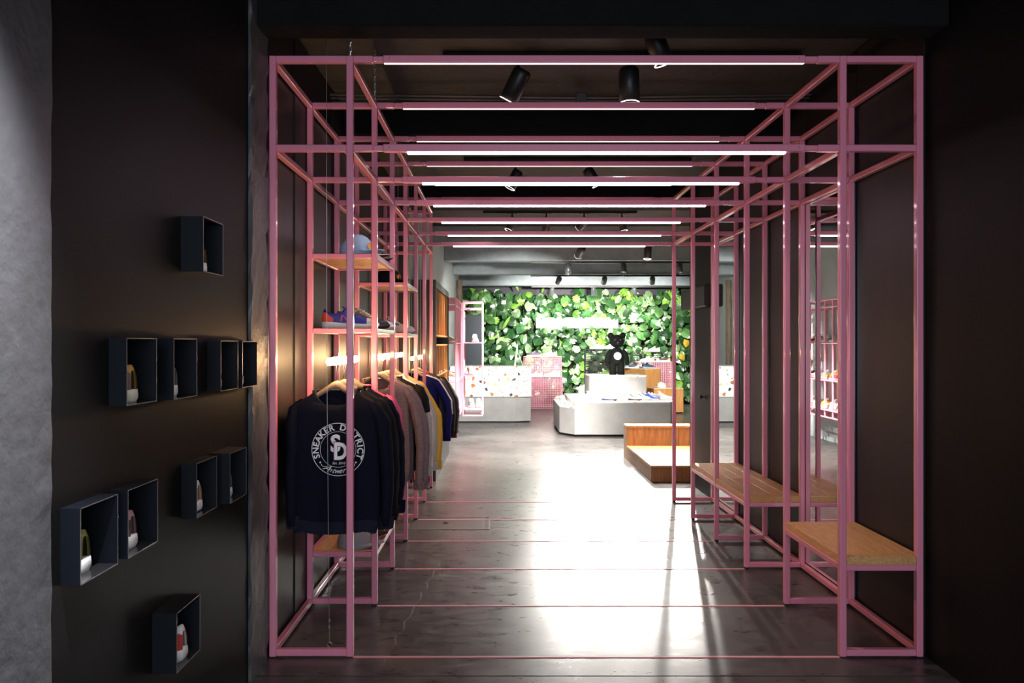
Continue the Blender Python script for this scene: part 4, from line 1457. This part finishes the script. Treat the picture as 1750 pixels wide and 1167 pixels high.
# ------------------------------------------------------------------ grid racks behind the plinth
def grid_rack(label, x0, x1, y0, y1, z1, m, cell=0.036, bar=0.0075, step=None, sparse=False):
    t = thing('grid_rack', ((x0 + x1) / 2, y0, 0), label, 'rack', 'wire grid display racks')

    def panel(name, xa, xb, y, za, zb):
        m_ = MB()
        nx, nz = round((xb - xa) / cell), round((zb - za) / cell)
        for i in range(nx + 1):
            x = xa + (xb - xa) * i / nx
            if sparse and i % 4 and i != nx:
                continue
            m_.box(x - bar / 2, x + bar / 2, y, y + 0.006, za, zb)
        for j in range(nz + 1):
            z = za + (zb - za) * j / nz
            m_.box(xa, xb, y - 0.0005, y + 0.0065, z - bar / 2, z + bar / 2)
        return obj(name, m_, m, t)

    def sidep(x, ya, yb, za, zb):
        m_ = MB()
        for i in range(6):
            y = ya + (yb - ya) * i / 5
            m_.box(x - 0.003, x + 0.003, y - bar / 2, y + bar / 2, za, zb)
        nz = round((zb - za) / cell)
        for j in range(nz + 1):
            z = za + (zb - za) * j / nz
            m_.box(x - 0.0035, x + 0.0035, ya, yb, z - bar / 2, z + bar / 2)
        return obj('side_grid', m_, m, t)
    zs = step or z1
    panel('front_grid', x0, x1, y0, 0.01, zs)
    if step:
        panel('upper_grid', x0, x1, (y0 + y1) / 2, step, z1)
        obj('shelf', MB().cbox(x0, x1 + 0.01, y0 - 0.012, (y0 + y1) / 2, step, step + 0.008, 0.002), m, t)
    panel('back_grid', x0, x1, y1, 0.01, z1)
    sidep(x0, y0, y1, 0.01, zs)
    sidep(x1, y0, y1, 0.01, zs)
    obj('top_shelf', MB().cbox(x0, x1, (y0 + y1) / 2 if step else y0, y1 + 0.006, z1, z1 + 0.008, 0.002), m, t)
    return t


grid_rack('pink wire grid rack with two shelves beside the counter', 0.483, 1.262, 15.70, 16.20, 1.054, M_PINKW, step=0.636)
grid_rack('black wire grid rack behind the black statuette', 1.77, 2.50, 16.0, 16.30, 1.207, M_BLACK, sparse=True)
grid_rack('black wire grid rack at the back right under the plants', 2.76, 3.49, 16.05, 16.33, 1.146, M_BLACK, sparse=True)
grid_rack('pink wire grid rack right of the taller oak block', 2.78, 3.46, 15.48, 15.85, 0.954, M_PINKW)

# ------------------------------------------------------------------ sneakers and caps on the displays
G3 = 'sneakers on the shop displays'
PW = lambda px, Y: (px - VX) / F * Y
BLU, TEAL, YLW, RED = (0.02, 0.06, 0.35), (0.03, 0.17, 0.2), (0.7, 0.55, 0.05), (0.6, 0.04, 0.05)
for px, Y, Z, rz, lab, kw in (
        (1009, 11.30, 0.5, -0.5, 'white high sneaker at the left front of the plinth', dict(scale=1.12)),
        (1025, 11.45, 0.5, -0.7, 'white sneaker with tan sole beside the white high one', dict(out=(0.6, 0.4, 0.1))),
        (1038, 11.30, 0.5, -0.6, 'white sneaker with dark navy sole on the plinth front', dict(sole=(0.02, 0.025, 0.07), mark='swoosh', markc=(0.03, 0.04, 0.12))),
        (1057, 11.30, 0.5, -0.6, 'white sneaker with black heel in the middle of the plinth front', dict(out=BLK, heel=(0.05, 0.03, 0.03))),
        (1081, 11.30, 0.5, -0.7, 'white and yellow sneaker with black sole on the plinth', dict(sole=BLK, heel=YLW, toe=WHT, out=(0.6, 0.35, 0.02), eye=BLK)),
        (1096, 11.36, 0.5, -0.6, 'white and teal sneaker between the yellow and the blue one', dict(heel=TEAL, eye=TEAL, out=BLK)),
        (1112, 11.36, 0.5, -0.5, 'blue and red sneaker on the right of the plinth front', dict(upper=BLU, heel=RED, sole=WHT, toe=(0.02, 0.05, 0.2), out=RED)),
        (1131, 11.32, 0.5, -0.4, 'large white sneaker at the right end of the plinth', dict(scale=1.1)),
        (962, 11.80, 0.42, -1.52, 'white sneaker with grey sole on the low left block of the plinth', dict(sole=(0.3, 0.3, 0.3), upper=(0.6, 0.6, 0.58))),
        (998, 13.33, 0.53, PI, 'white sneaker on the small block left of the plinth', dict()),
        (1078, 15.02, 0.847, PI + 0.5, 'pale blue and black sneaker on the left of the tall oak block', dict(upper=(0.10, 0.11, 0.15), toe=(0.4, 0.45, 0.6), sole=WHT)),
        (1092, 15.12, 0.847, PI + 0.5, 'white sneaker with grey mark in the middle of the tall oak block', dict(eye=(0.2, 0.2, 0.2))),
        (1108, 15.02, 0.847, 0.5, 'dark blue sneaker on the right of the tall oak block', dict(upper=(0.03, 0.06, 0.12), sole=(0.3, 0.35, 0.4))),
        (1106, 15.66, 0.962, PI, 'white sneaker with red heel on the right pink grid rack', dict(heel=(0.6, 0.12, 0.1))),
        (1133, 15.66, 0.962, PI, 'black sneaker with orange heel on the right pink grid rack', dict(upper=BLK, heel=(0.6, 0.2, 0.03), toe=WHT)),
        (1116, 16.2, 1.154, PI, 'pale pink and black sneaker on the right black grid rack', dict(upper=(0.6, 0.4, 0.42), toe=(0.05, 0.04, 0.07), eye=BLK)),
        (1020, 16.15, 1.215, PI, 'white sneaker on the left end of the black grid rack behind the statuette', dict()),
        (1041, 16.15, 1.215, PI, 'white sneaker with pink heel half hidden behind the statuette', dict(heel=(0.7, 0.1, 0.3))),
        (912, 16.08, 1.062, PI, 'dark purple sneaker on top of the left pink grid rack', dict(upper=(0.05, 0.03, 0.07))),
        (940, 16.08, 1.062, PI, 'white sneaker on top of the left pink grid rack', dict()),
        (915, 15.82, 0.644, PI, 'white sneaker on the left of the pink rack shelf', dict()),
        (943, 15.82, 0.644, PI, 'white sneaker on the right of the pink rack shelf', dict(scale=1.15))):
    sneaker((PW(px, Y), Y, Z + 0.0005), rz, lab, G3, **kw)
cap((3.07, 14.68, 0.4885), PI, 'white cap on the low oak block right of the plinth', (0.68, 0.66, 0.6), patchc=((0.6, 0.4, 0.15),) * 3, group='caps on the shelves')

# ------------------------------------------------------------------ black statuette (plain stand-in) on the plinth
BXX, BYY, BZZ = 1.862, 12.32, 0.8355
t = thing('bear_statuette', (BXX, BYY, BZZ), 'black standing bear statuette with a white round badge on the plinth', 'statuette')
VEL = mat('black_velvet', (0.004, 0.0045, 0.0045), 0.85, spec=0.15, bump=0.1, bscale=200)
m_ = MB()
m_.lathe([(0.001, .16), (.075, .165), (.105, .20), (.118, .27), (.108, .34), (.082, .40), (.055, .43), (.001, .44)], 20, sy=0.85)
for sg in (-1, 1):
    m_.tube([(sg * .058, 0, .22), (sg * .064, -.005, .15), (sg * .066, -.008, .08), (sg * .066, -.012, .03), (sg * .066, -.012, .0)], [.062, .060, .056, .058, .055], 12)
    m_.ball((sg * .066, -.045, .028), .045, .055, .028, 12, 7)
    m_.tube([(sg * .085, 0, .385), (sg * .130, -.006, .33), (sg * .155, -.02, .26), (sg * .160, -.035, .20)], [.040, .043, .040, .036], 12)
    m_.ball((sg * .160, -.038, .185), .037, .037, .037, 10, 7)
obj('body', m_, VEL, t, True, False)
m_ = MB()
m_.ball((0, 0, .535), .118, .105, .105, 20, 12).ball((0, -.085, .505), .052, .05, .040, 14, 8)
hd = obj('head', m_, VEL, t, True, False)
for sg in (-1, 1):
    obj('ear', MB().ball((sg * .098, .005, .625), .050, .022, .050, 14, 8), VEL, hd, True, False)
    obj('eye', MB().ball((sg * .042, -.098, .555), .009, .006, .009, 8, 6), mat('eye_grey', (0.10, 0.11, 0.11), 0.3), hd, True, False)
obj('nose', MB().ball((0, -.134, .515), .016, .010, .011, 10, 6), mat('nose_black', (0.02, 0.02, 0.02), 0.3), hd, True, False)
n = 28
bd = obj('badge', MB().add([(0, -.108, .30)] + [(.060 * math.cos(2 * PI * k / n), -.104 + 0.02 * abs(math.cos(2 * PI * k / n)) ** 2, .30 + .062 * math.sin(2 * PI * k / n)) for k in range(n)],
                           [(0, k + 1, (k + 1) % n + 1) for k in range(n)]), M_WHITE, t, False, False)
obj('badge_band', MB().add([(.058 * math.cos(a), -.1085 + 0.014 * abs(math.cos(a)) ** 2, .30 + .060 * math.sin(a)) for a in [math.radians(35 + 110 * k / 12) for k in range(13)]], [tuple(range(13))]), mat('badge_blue', (0.10, 0.11, 0.28), 0.5), bd, False, False)
obj('badge_mark', MB().tube([(-.035 + .012 * k, -.109, .268 + (0.010 if k % 2 else 0)) for k in range(7)], 0.004, 5), M_BLACK, bd, False, False)

# ------------------------------------------------------------------ oak pigeonhole cabinet in its black surround
t = thing('oak_wall_cabinet', (-0.75, 8.4, 0), 'oak pigeonhole wall cabinet in a black surround behind the clothes', 'cabinet')
CX0, CX1, CY0, CY1, CZ = WLB + 0.004, -0.630, 7.47, 9.35, 1.96
obj('side_panel', MB().cbox(CX0, CX1, CY0, CY0 + 0.05, 0, CZ, 0.003), M_BLACK, t)
obj('side_panel', MB().cbox(CX0, CX1, CY1 - 0.05, CY1, 0, CZ, 0.003), M_BLACK, t)
obj('top_panel', MB().cbox(CX0, CX1, CY0 + 0.05, CY1 - 0.05, CZ - 0.07, CZ, 0.003), M_BLACK, t)
obj('base_panel', MB().cbox(CX0, CX1, CY0 + 0.05, CY1 - 0.05, 0, 0.30, 0.003), M_BLACK, t)
OAKC = wood('oak_cabinet', (0.58, 0.28, 0.07), (0.42, 0.18, 0.035), (8, 8, 0.8), rnd=0.08, scale=6)
obj('back_board', MB().box(CX0, CX0 + 0.01, CY0 + 0.05, CY1 - 0.05, 0.30, CZ - 0.07), OAKC, t)
nd = 7
for k in range(nd + 1):
    y = CY0 + 0.05 + (CY1 - CY0 - 0.1) * k / nd
    y = min(max(y, CY0 + 0.0515), CY1 - 0.0715)
    obj('divider', MB().cbox(CX0 + 0.011, CX1 - 0.012, y, y + 0.02, 1.43, CZ - 0.072, 0.001), OAKC, t)
    obj('divider', MB().cbox(CX0 + 0.011, CX1 - 0.012, y, y + 0.02, 0.302, 1.31, 0.001), OAKC, t)
for z in (1.41, 1.312, 1.00, 0.66):
    obj('shelf', MB().cbox(CX0 + 0.011, CX1 - 0.010, CY0 + 0.052, CY1 - 0.052, z, z + 0.018, 0.001), OAKC, t)
cw = (CY1 - CY0 - 0.1) / nd
for k, (lab, kw) in enumerate((('white sneaker with dark stripes in the oak cabinet, nearest cell', dict(mark='stripes', markc=BLK)), ('white sneaker in the second cell of the oak cabinet', dict()),
                               ('white and black sneaker in the third cell of the oak cabinet', dict(sole=BLK)), ('tan sneaker in the fourth cell of the oak cabinet', dict(upper=TAN)))):
    sneaker((-0.755, CY0 + 0.06 + cw * (k + 2.5), 1.0185), 0, lab, 'sneakers in the oak cabinet', scale=0.74, **kw)

# ------------------------------------------------------------------ pink shoe shelves on the rear left wall
t = thing('pink_shoe_shelf', (-0.7, 10.1, 0.385), 'pale pink tube shoe shelf mounted on the rear left wall', 'shelf')
RX0, RX1, RY0, RY1, RZ0, RZ1 = WLB + 0.008, -0.541, 9.40, 10.83, 0.385, 1.90
tb = 0.018
np_ = 7
for k in range(np_):
    y = RY0 + (RY1 - RY0 - tb) * k / (np_ - 1)
    for x in (RX0, RX1 - tb):
        obj('upright', MB().cbox(x, x + tb, y, y + tb, RZ0, RZ1, 0.002), M_PINKW, t)
    for z in (RZ0, RZ0 + 0.09, RZ1 - tb, RZ1 - 0.11):
        obj('cross_bar', MB().cbox(RX0 + tb, RX1 - tb, y + 0.001, y + tb - 0.001, z, z + tb, 0.002), M_PINKW, t)
for z in (RZ0, RZ0 + 0.09, RZ1 - tb, RZ1 - 0.11):
    for x in (RX0, RX1 - tb):
        obj('long_bar', MB().cbox(x + 0.001, x + tb - 0.001, RY0 + tb, RY1 - tb, z + 0.0005, z + tb - 0.0005, 0.002), M_PINKW, t)
SZ = (0.492, 0.872, 1.345)
for z in SZ[:3]:
    obj('shelf_plate', MB().cbox(RX0 + 0.0005, RX1 + 0.002, RY0 - 0.001, RY1 + 0.001, z - 0.016, z, 0.002), M_PINKW, t)
# side module projecting from the far end
QX0, QX1, QY0, QY1 = RX1 + 0.003, -0.249, 10.83, 11.25
t2 = thing('pink_shoe_shelf', (-0.4, 11.0, 0.30), 'pale pink open tube module projecting from the end of the shoe shelf', 'shelf')
for x in (QX0, QX1 - tb):
    for y in (QY0, QY1 - tb):
        obj('upright', MB().cbox(x, x + tb, y, y + tb, 0.31, 1.93, 0.002), M_PINKW, t2)
for z in (0.31, 0.395, 1.912, 1.82):
    for y in (QY0, QY1 - tb):
        obj('cross_bar', MB().cbox(QX0 + tb, QX1 - tb, y + 0.001, y + tb - 0.001, z, z + tb, 0.002), M_PINKW, t2)
    for x in (QX0, QX1 - tb):
        obj('long_bar', MB().cbox(x + 0.001, x + tb - 0.001, QY0 + tb, QY1 - tb, z + 0.0005, z + tb - 0.0005, 0.002), M_PINKW, t2)
for z in (0.428, 0.890, 1.352):
    obj('shelf_plate', MB().cbox(QX0 + 0.0005, QX1 - 0.0005, QY0 + 0.0005, QY1 - 0.0005, z - 0.016, z, 0.002), M_PINKW, t2)
for k in range(1, 5):
    y = QY0 + (QY1 - QY0) * k / 5
    obj('upright', MB().cbox(QX0 + 0.002, QX0 + 0.014, y, y + 0.012, 0.41, 1.82, 0.002), M_PINKW, t2)
cols = [dict(upper=(0.45, 0.45, 0.43), mark='swoosh', markc=BLK), dict(upper=WHT), dict(upper=(0.6, 0.35, 0.06)), dict(upper=(0.55, 0.03, 0.09)),
        dict(upper=WHT, heel=BLU), dict(upper=(0.05, 0.05, 0.09))]
nm = [('grey', 0), ('white', 1), ('amber', 2), ('crimson', 3), ('white and blue', 4), ('dark', 5)]
lev = ['bottom', 'middle', 'top']
cell_n = ['nearest', 'second', 'third', 'fourth', 'fifth', 'last']
order = [[5, 4, 1, 2, 0, 1], [1, 3, 2, 0, 4, 5], [2, 0, 0, 1, 3, 1]]
for j, z in enumerate(SZ):
    for k in range(6):
        y = RY0 + (RY1 - RY0 - tb) * (k + 0.5) / 6 + tb / 2
        c_, ci = nm[order[j][k]]
        sneaker((-0.705, y, z + 0.0005), 0, '%s sneaker, %s in the %s row of the pink shoe shelf' % (c_, cell_n[k], lev[j]), 'sneakers on the pink shoe shelf', **cols[ci])
for x, z, lab, kw in ((-0.37, 1.352, 'white and pink sneaker on the top plate of the pink module', dict(heel=(0.6, 0.2, 0.25))), (-0.42, 0.890, 'white sneaker on the middle plate of the pink module', dict()),
                      (-0.42, 0.428, 'grey sneaker on the lowest plate of the pink module, left', dict(upper=(0.2, 0.19, 0.18))), (-0.315, 0.428, 'white sneaker on the lowest plate of the pink module, right', dict())):
    sneaker((x, 11.03, z + 0.0005), -PI / 2 + 0.1, lab, 'sneakers on the pink module', **kw)

# ------------------------------------------------------------------ living wall
lw = thing('plant_wall', (1.9, YG, 0), 'green living wall densely planted with monstera and ivy leaves', 'plant wall')
obj('backing_board', MB().box(WLB, 5.09, YG + 0.10, YG + 0.16, 0, 2.40), mat('plant_felt', (0.008, 0.012, 0.006), 0.9), lw)
rl = random.Random(21)


def leaf_mesh(name, m, gap, nl=5, width=0.46, long_=1.0, ears=0.14, fold=0.16, droop=0.22, holes=False):
    mb_ = MB()
    W_ = lambda u: width * max(0.02, math.sin(PI * min(1, u * 0.86 + 0.13))) ** 0.75
    for sg in (-1, 1):
        for i in range(nl):
            u0, u1 = i / nl, (i + 1) / nl
            g = gap * (u1 - u0)
            pts = []
            for j, f_ in enumerate((0.0, 0.45, 1.0)):
                row = []
                for uu, gg in ((u0, g * f_ ** 3), (u1, -g * f_ ** 3)):
                    u = uu + gg
                    x = sg * W_(u) * f_
                    z = -(u * 0.9) * long_ - f_ * 0.12 * (1 - u) + ears * f_ * (1 - u) ** 2 * 1.6
                    if u >= 0.999 and f_ > 0:
                        x, z = sg * 0.03 * f_, -0.93 * long_
                    y = fold * abs(x) + droop * (u - 0.3) ** 2 - 0.05
                    row.append((x, y, z))
                pts.append(row)
            for j in range(2):
                q = [pts[j][0], pts[j + 1][0], pts[j + 1][1], pts[j][1]]
                mb_.add(q if sg > 0 else q[::-1], [(0, 1, 2, 3)])
    return mb_.mesh(name, m, False)


def leaf_mat(name, c, c2, rough=0.2):
    m = mat(name, c, rough, var=1, vscale=7, col2=c2, rnd=0.4, spec=0.8)
    return m


LM = [leaf_mat('leaf_deep', (0.022, 0.072, 0.024), (0.042, 0.12, 0.036)), leaf_mat('leaf_mid', (0.05, 0.14, 0.035), (0.085, 0.20, 0.06)),
      leaf_mat('leaf_lime', (0.12, 0.28, 0.03), (0.17, 0.34, 0.05)), leaf_mat('leaf_pale', (0.12, 0.25, 0.10), (0.34, 0.46, 0.27)), leaf_mat('leaf_dark', (0.010, 0.042, 0.012), (0.018, 0.07, 0.02))]
KINDS = []
for mi, m in enumerate(LM):
    KINDS.append((leaf_mesh('monstera_leaf', m, 0.24, nl=4, width=0.48), 'mon', mi))
    KINDS.append((leaf_mesh('heart_leaf', m, 0.0, width=0.40, ears=0.2, fold=0.3), 'heart', mi))
KINDS.append((leaf_mesh('strap_leaf', LM[2], 0.0, width=0.13, long_=1.3, ears=0.0, fold=0.5, droop=0.35), 'strap', 2))
KINDS.append((leaf_mesh('strap_leaf', LM[0], 0.0, width=0.14, long_=1.3, ears=0.0, fold=0.5, droop=0.35), 'strap', 0))
wt = []
for me, kd, mi in KINDS:
    b_ = {'mon': 1.5, 'heart': 1.25, 'strap': 0.3}[kd]
    wt.append(b_ * (1.3, 1.3, 0.5, 1.1, 1.0)[mi])
L_ = []
# jittered rows, deep layer then front layer
for layer, (dx_, dz_, dep, s0, s1) in enumerate(((0.135, 0.12, 0.0, 0.15, 0.22), (0.155, 0.14, -0.11, 0.17, 0.28))):
    z = 0.10
    r_ = 0
    while z < 2.42:
        x = WLB + 0.02 + (r_ % 2) * dx_ / 2
        while x < 4.75:
            xx, zz = x + rl.uniform(-.07, .07), z + rl.uniform(-.06, .06)
            if layer == 0 or rl.random() < 0.86:
                if not (zz > 2.28 and rl.random() < 0.35):
                    L_.append((xx, YG + dep + rl.uniform(-.07, .05), zz, rl.uniform(s0, s1) * (0.8 if rl.random() < 0.3 else 1.0), layer))
            x += dx_
        z += dz_
        r_ += 1
L_ = [q for q in L_ if not (0.82 < q[0] < 2.47 and 1.74 < q[2] < 1.88 and q[1] < YG - 0.02)]
for k in range(30):
    L_.append((0.80 + 1.72 * (k + rl.uniform(.1, .9)) / 30, 16.40 + rl.uniform(-.03, .03), (1.58, 1.88)[k % 2] + rl.uniform(-.03, .03), rl.uniform(.10, .15), 1))
vis = [q for q in L_ if -0.95 < q[0] < 4.25 and q[2] > 0.25]
vis.sort(key=lambda q: -(q[3] * (1.35 if q[4] else 1.0)))
front = set(id(q) for q in vis[:300])
st = {}
petiole = MB()
for q in L_:
    x, y, z, s_, ly = q
    me, kd, mi = rl.choices(KINDS, wt)[0]
    if kd == 'strap':
        rot = Matrix.Rotation(PI + rl.uniform(-.9, .9), 4, 'Y') @ Matrix.Rotation(rl.uniform(-.5, -.1), 4, 'X')
        s_ *= 1.1
    else:
        rot = Matrix.Rotation(rl.gauss(0, .75), 4, 'Y') @ Matrix.Rotation(rl.uniform(-.75, .25), 4, 'X') @ Matrix.Rotation(rl.uniform(-.5, .5), 4, 'Z')
    M_ = Matrix.Translation((x, y, z + s_ * 0.45)) @ rot @ Matrix.Scale(s_, 4)
    if id(q) in front:
        o = link('leaf', me, lw, False)
        o.matrix_local = Matrix.Translation(-lw.location) @ M_
        if rl.random() < 0.35:
            petiole.tube([(x + rl.uniform(-.1, .1), YG + 0.06, z + s_ * 0.45 - rl.uniform(.15, .35)), (x + rl.uniform(-.03, .03), y + 0.03, z + s_ * 0.3), (x, y, z + s_ * 0.45)], 0.005, 5)
    else:
        d_ = st.setdefault(mi, MB())
        d_.add([M_ @ v.co for v in me.vertices], [tuple(p.vertices) for p in me.polygons])
for mi, d_ in st.items():
    o = obj('small_foliage', d_, LM[mi], lw)
    o['kind'] = 'stuff'
obj('stems', petiole, leaf_mat('stem_green', (0.20, 0.32, 0.08), (0.3, 0.36, 0.12)), lw, True)['kind'] = 'stuff'
for x, z, in ((4.02, 1.40), (3.93, 1.08)):
    o = link('leaf', leaf_mesh('yellow_leaf', leaf_mat('leaf_yellow', (0.7, 0.42, 0.03), (0.75, 0.5, 0.06)), 0.0, width=0.38, ears=0.2), lw, False)
    o.matrix_local = Matrix.Translation(-lw.location) @ Matrix.Translation((x, YG - 0.2, z)) @ Matrix.Scale(0.17, 4)

# white glowing sign in front of the leaves (its lettering is blown out in the photograph)
t = thing('glowing_sign', (1.65, 16.45, 1.665), 'overexposed white glowing sign in front of the plant wall', 'sign')
obj('back_plate', MB().cbox(0.76, 2.53, 16.52, 16.54, 1.655, 1.885, 0.004), mat('sign_plate', (0.6, 0.6, 0.6), 0.5), t)
x = 0.785
rs_ = random.Random(4)
while x < 2.48:
    wd = rs_.uniform(0.085, 0.14)
    z0 = 1.675 - (0.04 if 0.95 < x < 1.25 else 0) + rs_.uniform(-.012, .012)
    obj('light_block', MB().cbox(x, min(x + wd, 2.515), 16.455, 16.519, z0, 1.862 + rs_.uniform(-.015, .015), 0.02), mat('sign_white', (0.9, 0.9, 0.9), 0.5, emit=(1, 0.98, 0.96), estr=9.0), t)
    x += wd + 0.006
for xx in (0.95, 2.35):
    obj('bracket', MB().tube([(xx, 16.54, 1.77), (xx, YG + 0.10, 1.77)], 0.012, 6), M_BLACK, t)
